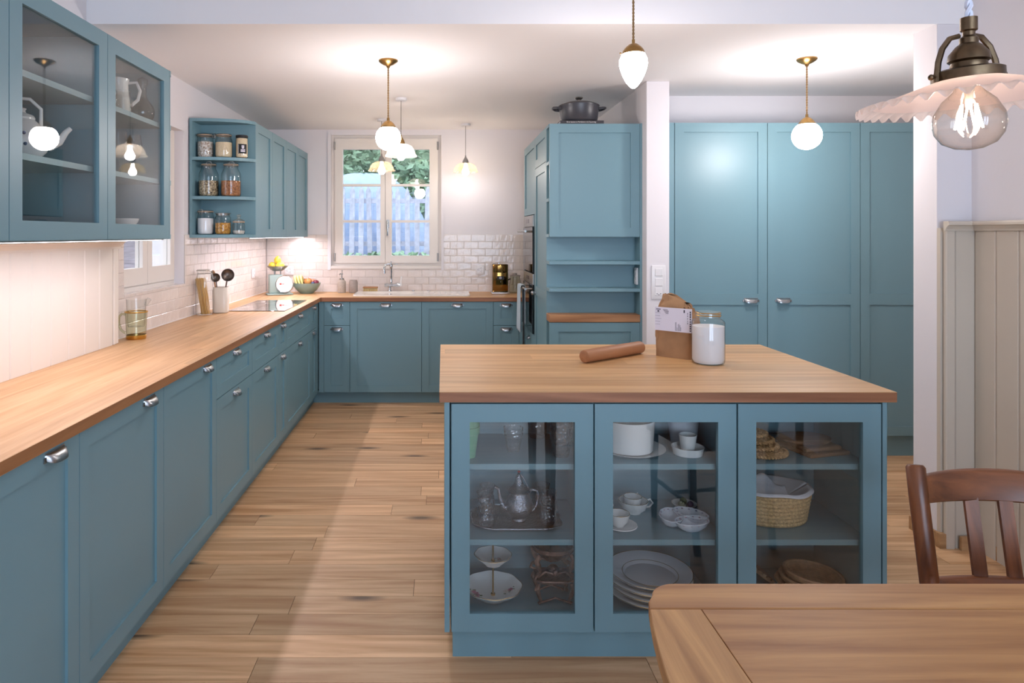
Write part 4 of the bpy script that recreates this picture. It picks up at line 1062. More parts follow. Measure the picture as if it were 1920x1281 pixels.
for lab, a_, rr_, z, r in (('lower yellow lemon on the left-wall side of the scale pan', 190, 0.046, 0.2540, (pi/2, 0, radians(190))), ('lower yellow lemon in the scale pan right above the dial', 310, 0.046, 0.2540, (pi/2, 0, radians(310))),
        ('lower yellow lemon on the fruit-bowl side of the scale pan', 70, 0.046, 0.2540, (pi/2, 0, radians(70))), ('yellow lemon on top of the heap in the scale pan', 0, 0.0, 0.298, (0.1, 0.1, 0))):
    lemon(lab, (-1.4444+rr_*cos(radians(a_)), 5.9516+rr_*sin(radians(a_)), H_TOP+z), r)
# fruit bowl
bx, by = -1.217, 6.085
S('fruit_bowl', 'grey-green ceramic bowl of mixed fruit', 'bowl', MB().lathe([(0.001,0.001),(0.058,0.001),(0.062,0.006),(0.095,0.035),(0.116,0.065),(0.125,0.094),(0.121,0.094),(0.110,0.066),(0.088,0.038),(0.055,0.014),(0.001,0.012)], 40), MINTB, (bx, by, H_TOP), smooth=True)
def fruit(name, label, mat_, r, x, y, z, sz=1.0, stem=True):
    t = T(name, label, name.replace('_', ' '), (bx+x, by+y, H_TOP+z))
    P('flesh', MB().lathe([(0.001,-r*0.82*sz),(r*0.35,-r*0.9*sz),(r*0.8,-r*0.6*sz),(r,0),(r*0.86,r*0.55*sz),(r*0.45,r*0.86*sz),(r*0.15,r*0.82*sz),(0.001,r*0.74*sz)], 20), mat_, t, smooth=True)
    if stem: P('stem', MB().tube([(0,0,r*0.7*sz),(0.002,0,r*1.05*sz)], 0.0018, 6), SPOONW, t)
fruit('apple', 'red and yellow apple in the middle of the fruit bowl', APPLE, 0.036, 0.022, -0.044, 0.1055)
fruit('plum', 'dark red plum at the side of the fruit bowl', PLUM, 0.030, 0.086, -0.022, 0.093)
fruit('peach', 'pale peach tucked behind the plum in the bowl', PEACH, 0.030, 0.044, 0.036, 0.0965, stem=False)
fruit('blue_plum', 'small blue plum between apple and dark red plum', BLUEB, 0.015, 0.066, -0.060, 0.094, stem=False)
fruit('apple', 'dark red apple half hidden behind the front apple', PLUM, 0.032, -0.016, 0.054, 0.099)
GREENA = mat('green_apple_skin', (150, 168, 84), 0.4, noise=0.1, nscale=12)
for lab, a_ in (('red and yellow apple', -65), ('dark red plum', 7), ('pale peach', 79), ('dark red apple', 151), ('bananas', 223)):
    fruit('apple', 'small green apple in the bowl underneath the ' + lab, GREENA, 0.0285, 0.050*cos(radians(a_)), 0.050*sin(radians(a_)), 0.0455, stem=False)
for k in range(3):
    a = radians(-20+14*k)
    pts = [(-0.068-0.034*sin(q)+0.0255*k, -0.066+0.049*(1-cos(q))+0.004*k, 0.060+0.088*sin(q)+0.003*k) for q in [pi*0.95*i/8+0.1 for i in range(9)]]
    t = T('banana', ('outermost yellow banana at the edge of the fruit bowl', 'yellow banana between two others in the fruit bowl', 'yellow banana lying against the apples in the bowl')[k], 'banana', (bx, by, H_TOP+0.06), group='bananas in the bowl')
    P('skin', MB().tube([(p[0], p[1], p[2]-0.06) for p in pts], [0.005,0.010,0.0120,0.0125,0.0125,0.0125,0.0115,0.009,0.005], 8), BANANA, t, smooth=True)

# ================================================================== SINK WALL
t = T('soap_dispenser', 'beige stoneware soap dispenser with steel pump', 'dispenser', (-0.910, 6.125, H_TOP))
P('bottle', MB().lathe([(0.001,0.001),(0.034,0.001),(0.0365,0.006),(0.037,0.098),(0.034,0.108),(0.026,0.112),(0.026,0.120),(0.001,0.121)], 28), STONEW, t, smooth=True)
P('pump', MB().cyl((0,0,0.120), 0.020, 0.012, 16).cyl((0,0,0.132), 0.006, 0.035, 10).cyl((0,0,0.165), 0.012, 0.008, 12).tube([(0,0,0.170),(-0.012,-0.02,0.174),(-0.016,-0.028,0.164)], 0.004, 8).cyl((0.003,0,0.172), 0.0035, 0.028, 8).cyl((0.003,0,0.199), 0.007, 0.004, 10), STEEL, t, smooth=True)
S('stoneware_jar', 'plain grey-brown stoneware jar next to the soap dispenser', 'jar', MB().lathe([(0.001,0.001),(0.035,0.001),(0.039,0.006),(0.039,0.098),(0.035,0.108),(0.035,0.116),(0.031,0.116),(0.031,0.02),(0.001,0.02)], 28), STONEG, (-0.805, 6.12, H_TOP), smooth=True)
# sink
t = T('sink', 'white ceramic inset sink with drainer under the garden window', 'sink', (-0.27, 5.985, H_TOP))
m = MB(); zt_ = 0.013
def rr(x0, x1, y0, y1, r, n=5):
    return [p for c in ((x1-r, y1-r, 0), (x0+r, y1-r, 90), (x0+r, y0+r, 180), (x1-r, y0+r, 270)) for p in arc(c[0], c[1], r, c[2], c[2]+90, n)]
o1 = rr(-0.50, 0.50, -0.195, 0.20, 0.03); i1 = rr(-0.45, 0.02, -0.155, 0.115, 0.05); i2 = rr(-0.43, 0.0, -0.135, 0.095, 0.05)
n = len(o1)
vs_ = [(a, b_, 0.0004) for a, b_ in o1] + [(a*0.995, b_*0.99, zt_) for a, b_ in o1]
m.add(vs_, [(i, (i+1)%n, n+(i+1)%n, n+i) for i in range(n)])
vs_ = [(a*0.995, b_*0.99, zt_) for a, b_ in o1] + [(a, b_, zt_) for a, b_ in i1] + [(a, b_, 0.0015) for a, b_ in i2]
m.add(vs_, [(i, (i+1)%n, n+(i+1)%n, n+i) for i in range(n)] + [(n+i, n+(i+1)%n, 2*n+(i+1)%n, 2*n+i) for i in range(n)] + [tuple(range(2*n, 3*n))])
P('rim_and_basin', m, ENAMEL, t, smooth=True)
m = MB()
for k in range(7): m.box(0.09+k*0.05, 0.10+k*0.05, -0.14, 0.10, zt_-0.001, zt_+0.003)
P('drainer_ribs', m, ENAMEL, t, bevel=0.0012)
P('drain', MB().cyl((-0.21, -0.02, 0.0015), 0.035, 0.002, 20).cyl((0.0, 0.165, zt_), 0.014, 0.008, 16).cyl((0.14, 0.165, zt_), 0.018, 0.006, 16), CHROME, t, smooth=True)
# bridge tap
t = T('tap', 'ornate chrome bridge tap with swan spout over the sink', 'tap', (-0.468, 6.155, H_TOP+0.0131))
P('body', MB().cyl((-0.015,0,0), 0.024, 0.006, 20).cyl((-0.015,0,0.004), 0.013, 0.04, 16).lathe([(0.001,-0.05),(0.018,-0.05),(0.020,-0.03),(0.016,-0.01),(0.019,0.0),(0.016,0.02),(0.021,0.035),(0.018,0.06),(0.001,0.06)], 18).xf(Matrix.Identity(4)) if False else MB().cyl((-0.015,0,0), 0.024, 0.006, 20).cyl((-0.015,0,0.004), 0.013, 0.045, 16).lathe([(0.001,-0.055),(0.016,-0.055),(0.020,-0.035),(0.015,-0.015),(0.019,0.0),(0.015,0.03),(0.021,0.055),(0.018,0.085),(0.001,0.085)], 18).xf(Matrix.Identity(4)), CHROME, t, smooth=True)
bpy.data.objects.remove(t.children[0])
bodym = MB().lathe([(0.001,-0.055),(0.016,-0.055),(0.020,-0.035),(0.015,-0.015),(0.019,0.0),(0.015,0.03),(0.021,0.055),(0.018,0.085),(0.001,0.085)], 18).xf(Matrix.Translation((-0.005,0,0.055)) @ Matrix.Rotation(pi/2, 4, 'Y'))
bodym.cyl((-0.015,0,0), 0.024, 0.006, 20).cyl((-0.015,0,0.004), 0.013, 0.045, 16)
P('body', bodym, CHROME, t, smooth=True)
P('riser', MB().lathe([(0.011,0.065),(0.013,0.09),(0.009,0.11),(0.012,0.125),(0.009,0.15),(0.012,0.170),(0.009,0.195),(0.013,0.215),(0.016,0.232),(0.010,0.245),(0.006,0.258),(0.008,0.266),(0.001,0.272)], 16, (-0.002,0,0)), CHROME, t, smooth=True)
P('spout', MB().tube([(-0.002,0,0.232),(-0.02,-0.03,0.243),(-0.045,-0.07,0.238),(-0.056,-0.09,0.215),(-0.056,-0.092,0.19)], [0.009,0.009,0.009,0.009,0.010], 10).cyl((-0.056,-0.092,0.165), 0.013, 0.03, 12), CHROME, t, smooth=True)
P('top_lever', MB().tube([(0,0,0.240),(0.06,-0.01,0.243)], 0.004, 8), CHROME, t, smooth=True)
P('side_handle', MB().cyl((0.082,0,0.045), 0.014, 0.025, 14).tube([(0.085,0,0.07),(0.092,0,0.135)], [0.007,0.009], 10), PORC, t, smooth=True)
# dish brush
t = T('dish_brush', 'wooden scrubbing brush lying on the sink edge', 'brush', (-0.655, 6.150, H_TOP+0.0125))
P('back', MB().box(-0.068, 0.068, -0.022, 0.022, 0.028, 0.042), SPOONW, t, bevel=0.006, bseg=2, smooth=True)
m = MB(); rs = random.Random(3)
for i in range(13):
    for j in range(3):
        x = -0.060+i*0.010; m.tube([(x, -0.014+j*0.014, 0.029), (x+rs.uniform(-.003,.003), -0.016+j*0.016, 0.0)], [0.003,0.0042], 5)
P('bristles', m, mat('bristle', (206, 180, 128), 0.8), t)
# coffee grinder and carafe
t = T('coffee_grinder', 'polished brass coffee grinder box on a chrome base', 'grinder', (0.502, 6.045, H_TOP))
P('base', MB().box(-0.082, 0.082, -0.075, 0.075, 0.001, 0.020), CHROME, t, bevel=0.004, bseg=2)
BR2 = mat('polished_brass', (138, 106, 58), 0.10, 1.0)
P('housing', MB().box(-0.068, 0.068, -0.055, 0.06, 0.020, 0.262), BR2, t, bevel=0.005, bseg=2, smooth=True)
P('chute', MB().lathe([(0.060,0.19),(0.063,0.20),(0.063,0.25),(0.001,0.25)], 28, (0,-0.056,0), 1, 0.18), BR2, t, smooth=True)
P('display', MB().box(-0.030, 0.030, -0.0585, -0.055, 0.128, 0.158), BLACK, t)
P('emblem', MB().cyl((0,0,0), 0.012, 0.002, 16).xf(Matrix.Translation((0,-0.0585,0.143)) @ Matrix.Rotation(pi/2, 4, 'X')), CHROME, t)
P('button', MB().sphere((0.003,-0.056,0.108), 0.004, 10, 6).cyl((-0.008,0,0.262), 0.008, 0.012, 12), CHROME, t, smooth=True)
t = T('glass_carafe', 'clear glass carafe with dark knob between grinder and oven', 'carafe', (0.650, 6.165, H_TOP))
P('body', MB().lathe([(0.001,0.001),(0.055,0.001),(0.060,0.008),(0.058,0.06),(0.050,0.10),(0.044,0.130),(0.046,0.150)], 28), SMOKE, t, smooth=True)
P('lid', MB().lathe([(0.048,0.150),(0.048,0.156),(0.02,0.160),(0.001,0.161)], 24).cyl((-0.005,0,0.160), 0.022, 0.014, 16), STONEG, t, smooth=True)
P('handle', MB().tube([(-0.046,-0.02,0.125),(-0.072,-0.03,0.115),(-0.080,-0.034,0.090),(-0.086,-0.034,0.078)], 0.006, 8), BLACK, t, smooth=True)
# towel
t = T('tea_towel', 'pale blue tea towel hanging over the oven handle', 'towel', (0.621, 5.42, 1.017))
m = MB()
def tw(u, v):
    yy = -0.10+0.20*u; fold = 0.006*sin(u*14)+0.003*sin(u*31+1)
    L_ = 0.34*(1-v) if v < 0.5 else 0
    s_ = (v-0.5)*2
    if v <= 0.46: return (-0.016-fold*(0.4+1-v/0.46), yy*(1+0.06*(1-v/0.46)), -0.36*(1-v/0.46))
    if v >= 0.54: return (0.016+abs(fold)*0.4*(v-0.54)/0.46, yy, -0.30*(v-0.54)/0.46)
    a = pi*(v-0.46)/0.08; return (-0.016*cos(a), yy, 0.008*sin(a))
m.grid(tw, 30, 40)
o = P('cloth', m, TOWEL, t, smooth=True)
md = o.modifiers.new('thickness', 'SOLIDIFY'); md.thickness = 0.0025

# sockets and switches
def socket(label, loc, rz, w_=0.082, h_=0.082):
    t = T('socket', label, 'socket', loc, rz)
    P('plate', MB().box(-w_/2, w_/2, -0.010, 0, -h_/2, h_/2), WHITEP, t, bevel=0.004, bseg=2, smooth=True)
    P('insert', MB().box(-w_*0.34, w_*0.34, -0.0115, -0.009, -h_*0.34, h_*0.34), WHITEP, t, bevel=0.001)
    m = MB()
    for k in range(3):
        a = pi/2 + k*2*pi/3 - 0.5; cx, cz = 0.017*cos(a), 0.017*sin(a)
        for d in (-0.5, 0, 0.5): m.cyl((0,0,0), 0.0026, 0.0012, 8) if False else m.box(cx+0.007*cos(a+d*4)-0.002, cx+0.007*cos(a+d*4)+0.002, -0.0122, -0.0114, cz+0.007*sin(a+d*4)-0.002, cz+0.007*sin(a+d*4)+0.002)
    P('holes', m, BLACK, t)
socket('white triple socket on the tiles beside the coffee grinder', (0.340, YB-0.0005, 1.097), 0)
socket('white triple socket on the tiles behind the kitchen scale', (-1.415, YB-0.0005, 1.090), 0)
socket('white socket on the left tiled wall beyond the ladles', (XL+0.0005, 5.826, 1.090), pi/2)
socket('small white socket inside the open shelf niche', (1.2625, 4.450, 1.150), -pi/2, 0.06, 0.11)
t = T('switch_panel', 'white triple switch and socket plate on the pillar', 'switch', (1.352, 4.289, 1.122))
P('plate', MB().box(-0.045, 0.045, -0.009, 0, -0.108, 0.105), WHITEP, t, bevel=0.005, bseg=2, smooth=True)
for zc in (0.062, 0.0): P('rocker', MB().box(-0.024, 0.024, -0.0135, -0.008, zc-0.024, zc+0.024), WHITEP, t, bevel=0.002)
P('socket_insert', MB().box(-0.024, 0.024, -0.0115, -0.008, -0.085, -0.035), WHITEP, t, bevel=0.002)
P('holes', MB().box(-0.014, -0.009, -0.0122, -0.0114, -0.076, -0.071).box(-0.003, 0.002, -0.0122, -0.0114, -0.081, -0.076).box(0.008, 0.013, -0.0122, -0.0114, -0.076, -0.071), BLACK, t)

# pot and book on the tall unit
t = T('cookbook', 'dark cookbook lying flat under the casserole', 'book', (0.893, 4.475, 2.134))
P('cover', MB().box(-0.140, 0.140, -0.085, 0.105, 0, 0.0022).box(-0.140, 0.140, -0.085, 0.105, 0.0178, 0.020).box(-0.140, 0.140, -0.087, -0.0845, 0, 0.020), mat('dark_cover', (52, 46, 48), 0.5), t)
P('pages', MB().box(-0.137, 0.137, -0.084, 0.102, 0.0022, 0.0178), PAPER, t)
P('spine_title', text_mesh('Brot backen in Perfektion mit Sauerteig', 0.0118), mat('title_ink', (226, 220, 214), 0.6), t, (-0.005, -0.0875, 0.010), (pi/2, 0, 0))
t = T('casserole', 'dark grey cast-iron casserole with lid on top of the tall unit', 'pot', (0.892, 4.490, 2.1545))
P('pot', MB().lathe([(0.001,0.001),(0.100,0.001),(0.112,0.006),(0.120,0.014),(0.130,0.100),(0.131,0.106),(0.126,0.106),(0.10,0.02),(0.001,0.02)], 44), IRON, t, smooth=True)
P('lid', MB().lathe([(0.133,0.106),(0.134,0.110),(0.128,0.115),(0.09,0.130),(0.04,0.138),(0.001,0.139)], 44), IRON, t, smooth=True)
P('knob', MB().lathe([(0.010,0.136),(0.014,0.142),(0.012,0.150),(0.024,0.158),(0.027,0.164),(0.024,0.169),(0.001,0.170)], 24), STEEL, t, smooth=True)
for s_ in (-1, 1):
    P('handle', MB().tube([(s_*0.120,-0.042,0.088),(s_*0.150,-0.040,0.092),(s_*0.168,-0.018,0.095),(s_*0.168,0.018,0.095),(s_*0.150,0.040,0.092),(s_*0.120,0.042,0.088)], 0.009, 8), IRON, t, smooth=True)

# ================================================================== JARS ON THE ROUNDED SHELF
def JX(px, y): return (px-831)*y/1280
z1_, z2_, z3_ = ZU0+0.519, ZU0+0.267, ZU0+0.02
gp = 'storage jars on the rounded shelf'
sq8 = lambda a: min(1.12, 1/(abs(cos(a))**6+abs(sin(a))**6)**(1/6))
jar('storage_jar', 'squat clip-top jar of white beans on the top jar shelf', (-1.552, 4.455, z1_), 0.051, 0.158, 0.050, 0.66, BEANS, group=gp, clip_dir=-0.3)
jar('storage_jar', 'clip-top jar of pale oat flakes on the top jar shelf', (JX(420,4.455), 4.452, z1_), 0.054, 0.158, 0.046, 0.63, SEA, group=gp, clip_dir=3.3)
t = jar('storage_jar', 'slim jar with black lid and black label on the top jar shelf', (JX(453.5,4.47), 4.470, z1_), 0.0385, 0.150, 0.0365, 0.86, SEA, lid='screw', shoulder=0.82, lidmat=BLACK, group=gp)
lb = P('label', MB().grid(lambda u, v: (0.0393*sin(-0.35+1.5*u), -0.0393*cos(-0.35+1.5*u), 0.028+0.062*v), 14, 1), BLACK, t, smooth=True)
m = MB()
def onlab(u0, u1, v0, v1): m.grid(lambda u, v: (0.0398*sin(-0.35+1.5*(u0+(u1-u0)*u)), -0.0398*cos(-0.35+1.5*(u0+(u1-u0)*u)), 0.028+0.062*(v0+(v1-v0)*v)), 3, 1)
for q in ((0.40,0.47,0.60,0.86),(0.50,0.57,0.55,0.86),(0.60,0.67,0.60,0.86),(0.44,0.63,0.52,0.60),(0.30,0.78,0.36,0.45),(0.30,0.78,0.18,0.31),(0.04,0.07,0.05,0.95)): onlab(*q)
P('label_print', m, PAPER, lb)
jar('storage_jar', 'tall clip-top jar of mixed dark nuts on the middle jar shelf', (JX(391.5,4.455), 4.452, z2_), 0.063, 0.222, 0.045, 0.46, NUTS1, shoulder=0.58, group=gp, clip_dir=-1.2)
jar('storage_jar', 'tall clip-top jar of reddish nuts on the middle jar shelf', (JX(433.5,4.46), 4.456, z2_), 0.063, 0.222, 0.045, 0.46, NUTS2, shoulder=0.58, group=gp, clip_dir=-1.2)
jar('storage_jar', 'clip-top jar of white flour on the bottom jar shelf', (-1.551, 4.455, z3_), 0.052, 0.160, 0.047, 0.66, FLOURM, group=gp, clip_dir=-1.8)
jar('storage_jar', 'flat-lidded jar of yellow pasta on the bottom jar shelf', (JX(418.5,4.46), 4.455, z3_), 0.0500, 0.140, 0.044, 0.54, PASTA, lid='flat', shoulder=0.78, group=gp)
t = jar('storage_jar', 'small ribbed jar of salt with glass knob lid', (JX(448,4.475), 4.472, z3_), 0.0390, 0.085, 0.034, 0.30, SALT, lid='none', shoulder=0.80, group=gp)
P('seal', MB().torus((0,0,0.082), 0.036, 0.0035, 24, 8), RUBBER, t, smooth=True)
P('lid', MB().lathe([(0.037,0.085),(0.037,0.092),(0.020,0.100),(0.009,0.106),(0.008,0.112),(0.015,0.120),(0.013,0.130),(0.001,0.134)], 24), GLASSLID, t, smooth=True)

# ================================================================== INSIDE THE GLAZED WALL CABINETS
zs1, zs2, zs0 = ZU0+0.519, ZU0+0.267, ZU0+0.02
t = T('white_pitcher', 'white porcelain pitcher on the top shelf behind glass', 'pitcher', (-1.395, 2.925, zs1))
P('body', MB().lathe([(0.001,0.001),(0.050,0.001),(0.054,0.008),(0.050,0.06),(0.043,0.12),(0.042,0.150),(0.047,0.168),(0.043,0.168),(0.039,0.15),(0.001,0.02)], 28), PORC, t, smooth=True)
P('handle', MB().tube([(0.035,0.022,0.155),(0.065,0.036,0.160),(0.078,0.042,0.125),(0.070,0.038,0.085),(0.045,0.024,0.055)], 0.007, 8), PORC, t, smooth=True)
S('glass_decanter', 'round-bellied clear glass decanter beside the white pitcher', 'decanter', MB().lathe([(0.001,0.001),(0.035,0.001),(0.046,0.020),(0.050,0.045),(0.042,0.070),(0.022,0.095),(0.015,0.115),(0.015,0.150),(0.022,0.168),(0.020,0.185),(0.001,0.196)], 28), JARG, (-1.325, 3.010, zs1), smooth=True)
S('glass_decanter', 'small clear glass jug between the pitcher and the decanter', 'jug', MB().lathe([(0.001,0.001),(0.030,0.001),(0.036,0.02),(0.034,0.06),(0.026,0.085),(0.030,0.10)], 24), JARG, (-1.330, 2.838, zs1), smooth=True)
for i, (x, y) in enumerate(((-1.36, 2.74), (-1.35, 2.84), (-1.34, 2.95))):
    t = T('wine_glass', 'clear stemmed wine glass on the middle shelf ' + ('next to the cabinet partition', 'between two others', 'below the decanter')[i], 'wine glass', (x, y, zs2), group='wine glasses in the wall cabinet')
    P('foot', MB().lathe([(0.001,0.0),(0.034,0.0),(0.033,0.003),(0.006,0.006),(0.004,0.01),(0.004,0.07)], 24), JARG, t, smooth=True)
    P('bowl', MB().lathe([(0.004,0.07),(0.022,0.085),(0.036,0.115),(0.037,0.14),(0.030,0.185)], 24), JARG, t, smooth=True)
for i in range(2):
    S('white_bowl', 'small white porcelain bowl, %s of the pair stacked in the wall cabinet' % ('lower' if i == 0 else 'upper'), 'bowl', MB().lathe([(0.001,0.001),(0.028,0.001),(0.052,0.030),(0.056,0.044),(0.052,0.044),(0.048,0.030),(0.026,0.010),(0.001,0.009)], 28), PORC, (-1.345, 2.885, zs0+i*0.024), smooth=True)
S('white_bowl', 'shallow square white dish next to the stacked bowls', 'dish', MB().lathe([(0.001,0.001),(0.030,0.001),(0.050,0.034),(0.046,0.034),(0.028,0.008),(0.001,0.007)], 32, shape=sq), PORC, (-1.325, 3.005, zs0), smooth=True)
t = T('teapot', 'white porcelain teapot with blue flowers behind the cabinet glass', 'teapot', (-1.40, 2.270, zs2))
P('body', MB().lathe([(0.001,0.001),(0.045,0.001),(0.072,0.03),(0.080,0.065),(0.068,0.105),(0.045,0.128),(0.038,0.135),(0.038,0.142),(0.001,0.150)], 32), PORC, t, smooth=True)
P('spout', MB().tube([(0.06,0.045,0.05),(0.085,0.068,0.07),(0.100,0.082,0.105),(0.112,0.09,0.120)], [0.017,0.013,0.010,0.008], 10), PORC, t, smooth=True)
P('handle', MB().tube([(-0.05,-0.04,0.115),(-0.05,-0.04,0.175),(-0.02,-0.02,0.205),(0.02,0.01,0.205),(0.045,0.03,0.175),(0.045,0.03,0.118)], 0.006, 8), PORC, t, smooth=True)
P('lid', MB().lathe([(0.039,0.142),(0.034,0.150),(0.012,0.158),(0.009,0.165),(0.013,0.172),(0.001,0.178)], 24), PORC, t, smooth=True)
m = MB(); rs = random.Random(6)
for k in range(16):
    a = rs.uniform(-2.6, 0.9); z = rs.uniform(0.03, 0.10); r = 0.0805 if 0.05 < z < 0.08 else 0.075
    m.sphere((r*cos(a), r*sin(a), z), 0.006, 8, 5, sz=1)
P('painted_flowers', m, BLUEB, t, smooth=True)

# ================================================================== INSIDE THE ISLAND
zA, zB, zC_ = 0.644, 0.388, 0.12
def tumbler(label, x, y, z, r0, r1, h, group=None, mat_=CRYST, facets=10):
    fs_ = lambda a: 1+0.035*cos(facets*a)
    S('tumbler', label, 'glass', MB().lathe([(0.001,0.004),(r0*0.9,0.003),(r0,0.010),(r0*0.6+r1*0.4,h*0.45),(r1*0.97,h*0.72)], 40, shape=fs_).lathe([(r1*0.99,h*0.70),(r1,h)], 40), mat_, (x, y, z), smooth=True, group=group)
tumbler('single faceted glass tumbler standing alone on the upper island shelf', 0.251, 2.440, zA, 0.023, 0.035, 0.088)
tumbler('tall straight glass at the back of the upper island shelf', 0.360, 2.610, zA, 0.034, 0.036, 0.13)
tumbler('faceted glass, lower of the stacked pair on the upper island shelf', 0.412, 2.385, zA, 0.028, 0.040, 0.098)
tumbler('faceted glass, upper of the stacked pair on the upper island shelf', 0.412, 2.385, zA+0.042, 0.028, 0.040, 0.098)
for i in range(2):
    S('flower_pot', 'mint green plastic pot, %s of the nested pair in the island' % ('outer' if i == 0 else 'inner'), 'flower pot', MB().lathe([(0.001,0.001),(0.026,0.001),(0.037,0.082),(0.041,0.084),(0.042,0.108),(0.038,0.108),(0.034,0.08),(0.022,0.01),(0.001,0.01)], 28), GREENPOT, (0.0865, 2.385, zA+0.0255*i), smooth=True)
t = T('dried_flower', 'pink dried flower head in the mint green pots', 'flower', (0.0865, 2.385, zA+0.0362))
m = MB(); rs = random.Random(11)
for k in range(14): m.sphere((rs.uniform(-.026,.03), rs.uniform(-.026,.026), 0.107+rs.uniform(0,0.035)), rs.uniform(0.010,0.015), 8, 6)
P('petals', m, PINKF, t, smooth=True); P('stem', MB().tube([(0,0,0),(0,0,0.11)], 0.003, 6), LEAFT, t)
# tea set
t = T('serving_tray', 'dark silver serving tray with wavy rim under the tea set', 'tray', (0.262, 2.470, zB))
wav = lambda a: (1/(abs(cos(a))**4+abs(sin(a))**4)**0.25)*(1+0.012*cos(12*a))
P('plate', MB().lathe([(0.001,0.003),(0.135,0.003),(0.150,0.010),(0.160,0.012),(0.160,0.009),(0.148,0.006),(0.135,0.0005),(0.001,0.0005)], 96, sy=0.68, shape=wav), TRAYM, t, smooth=True)
rp_ = []
for k in range(96):
    a = 2*pi*k/96; q_ = wav(a)*0.160; rp_.append((q_*cos(a), q_*sin(a)*0.68, 0.0115))
P('rim', MB().tube(rp_, 0.0028, 6, True), SILVER, t, smooth=True)
zT = zB+0.0035
t = T('silver_teapot', 'engraved silver teapot with red lid knob on the tray', 'teapot', (0.272, 2.455, zT))
P('body', MB().lathe([(0.001,0.001),(0.024,0.001),(0.026,0.006),(0.024,0.012),(0.038,0.025),(0.050,0.045),(0.051,0.060),(0.043,0.080),(0.035,0.097),(0.034,0.108),(0.001,0.108)], 36), SILVER, t, smooth=True)
P('lid', MB().lathe([(0.041,0.107),(0.043,0.110),(0.036,0.117),(0.020,0.128),(0.014,0.140),(0.012,0.156),(0.006,0.166),(0.003,0.172),(0.001,0.174)], 32), SILVER, t, smooth=True)
P('lid_knob', MB().sphere((0,0,0.176), 0.006, 12, 8, sz=0.6), mat('red_bead', (170, 40, 36), 0.3), t, smooth=True)
P('spout', MB().tube([(-0.040,-0.01,0.045),(-0.060,-0.014,0.060),(-0.070,-0.017,0.092),(-0.075,-0.019,0.122),(-0.088,-0.022,0.130)], [0.011,0.008,0.006,0.0055,0.0055], 10), SILVER, t, smooth=True)
P('handle', MB().tube([(0.036,0.0,0.100),(0.046,0.0,0.112),(0.064,0,0.108),(0.070,0,0.085),(0.066,0,0.060),(0.056,0,0.042),(0.046,0,0.034)], 0.0052, 8), SILVER, t, smooth=True)
P('hinge_chain', MB().tube([(0.008,0,0.165),(0.022,-0.004,0.145),(0.034,-0.004,0.118)], 0.0016, 6), SILVER, t, smooth=True)
tgp = 'tea glasses on the tray'
tlab = ['cut tea glass at the front of the group by the teapot spout', 'cut tea glass in the middle of the group by the teapot spout', 'cut tea glass at the back of the group by the teapot spout',
        'cut tea glass at the front of the group by the teapot handle', 'cut tea glass in the middle of the group by the teapot handle', 'cut tea glass at the back of the group by the teapot handle']
for lab, (x, y) in zip(tlab, ((0.152, 2.400), (0.150, 2.478), (0.165, 2.550), (0.370, 2.420), (0.388, 2.492), (0.372, 2.560))):
    fa = lambda a: 1+0.05*cos(9*a)
    S('tea_glass', lab, 'glass', MB().lathe([(0.001,0.004),(0.020,0.002),(0.027,0.012),(0.028,0.032),(0.023,0.055)], 36, shape=fa).lathe([(0.023,0.054),(0.022,0.062),(0.026,0.080),(0.029,0.094)], 36), CRYST, (x, y, zT), smooth=True, group=tgp)
# cake stand
t = T('cake_stand', 'two-tier porcelain cake stand with painted roses and brass rod', 'cake stand', (0.178, 2.440, zC_))
sc_ = lambda a: 1+0.022*cos(8*a)
p1 = P('lower_plate', MB().lathe([(0.001,0.004),(0.045,0.003),(0.050,0.008),(0.085,0.030),(0.103,0.046),(0.101,0.049),(0.083,0.034),(0.048,0.013),(0.001,0.012)], 64, shape=sc_), PORC, t, smooth=True)
p2 = P('upper_plate', MB().lathe([(0.001,0.124),(0.030,0.123),(0.034,0.128),(0.055,0.146),(0.066,0.156),(0.064,0.159),(0.053,0.150),(0.032,0.133),(0.001,0.132)], 64, shape=sc_), PORC, t, smooth=True)
for (pl, R, z) in ((p1, 0.1025, 0.048), (p2, 0.0655, 0.158)):
    P('gilt_rim', MB().tube([(R*sc_(2*pi*k/64)*cos(2*pi*k/64), R*sc_(2*pi*k/64)*sin(2*pi*k/64), z) for k in range(64)], 0.0012, 5, True), GOLD, pl, smooth=True)
P('rod', MB().cyl((0,0,0.012), 0.003, 0.232, 10).cyl((0,0,0.012), 0.008, 0.006, 14).cyl((0,0,0.118), 0.007, 0.006, 14).cyl((0,0,0.133), 0.007, 0.006, 14), GOLD, t, smooth=True)
def bloom(parent, cx, cy, cz, r, nx=0.0, ny=0.0, mat_=None, lv=True):
    m = MB(); g = MB()
    for k in range(6):
        a = k*pi/3; m.sphere((cx+r*0.55*cos(a), cy+r*0.55*sin(a), cz+nx*cos(a)*r*0.55), r*0.5, 8, 5, sz=0.12)
    m.sphere((cx, cy, cz+0.0006), r*0.5, 8, 5, sz=0.15)
    for k in range(5):
        a = k*1.3+0.4; g.sphere((cx+r*1.35*cos(a), cy+r*1.2*sin(a), cz+nx*r*1.3*cos(a)), r*0.32, 6, 4, sx=1.4, sz=0.12)
    P('rose', m, mat_ or ROSE, parent, smooth=True); P('rose_leaves', g, LEAFT, parent, smooth=True)
bloom(p1, -0.064, -0.015, 0.0255, 0.016, nx=-0.62); bloom(p1, -0.058, -0.048, 0.029, 0.012, nx=-0.5)
bloom(p1, 0.050, 0.020, 0.0165, 0.013, nx=0.5, mat_=mat('white_rose', (222, 206, 196), 0.4)); bloom(p1, 0.064, 0.014, 0.0245, 0.010, nx=0.62)
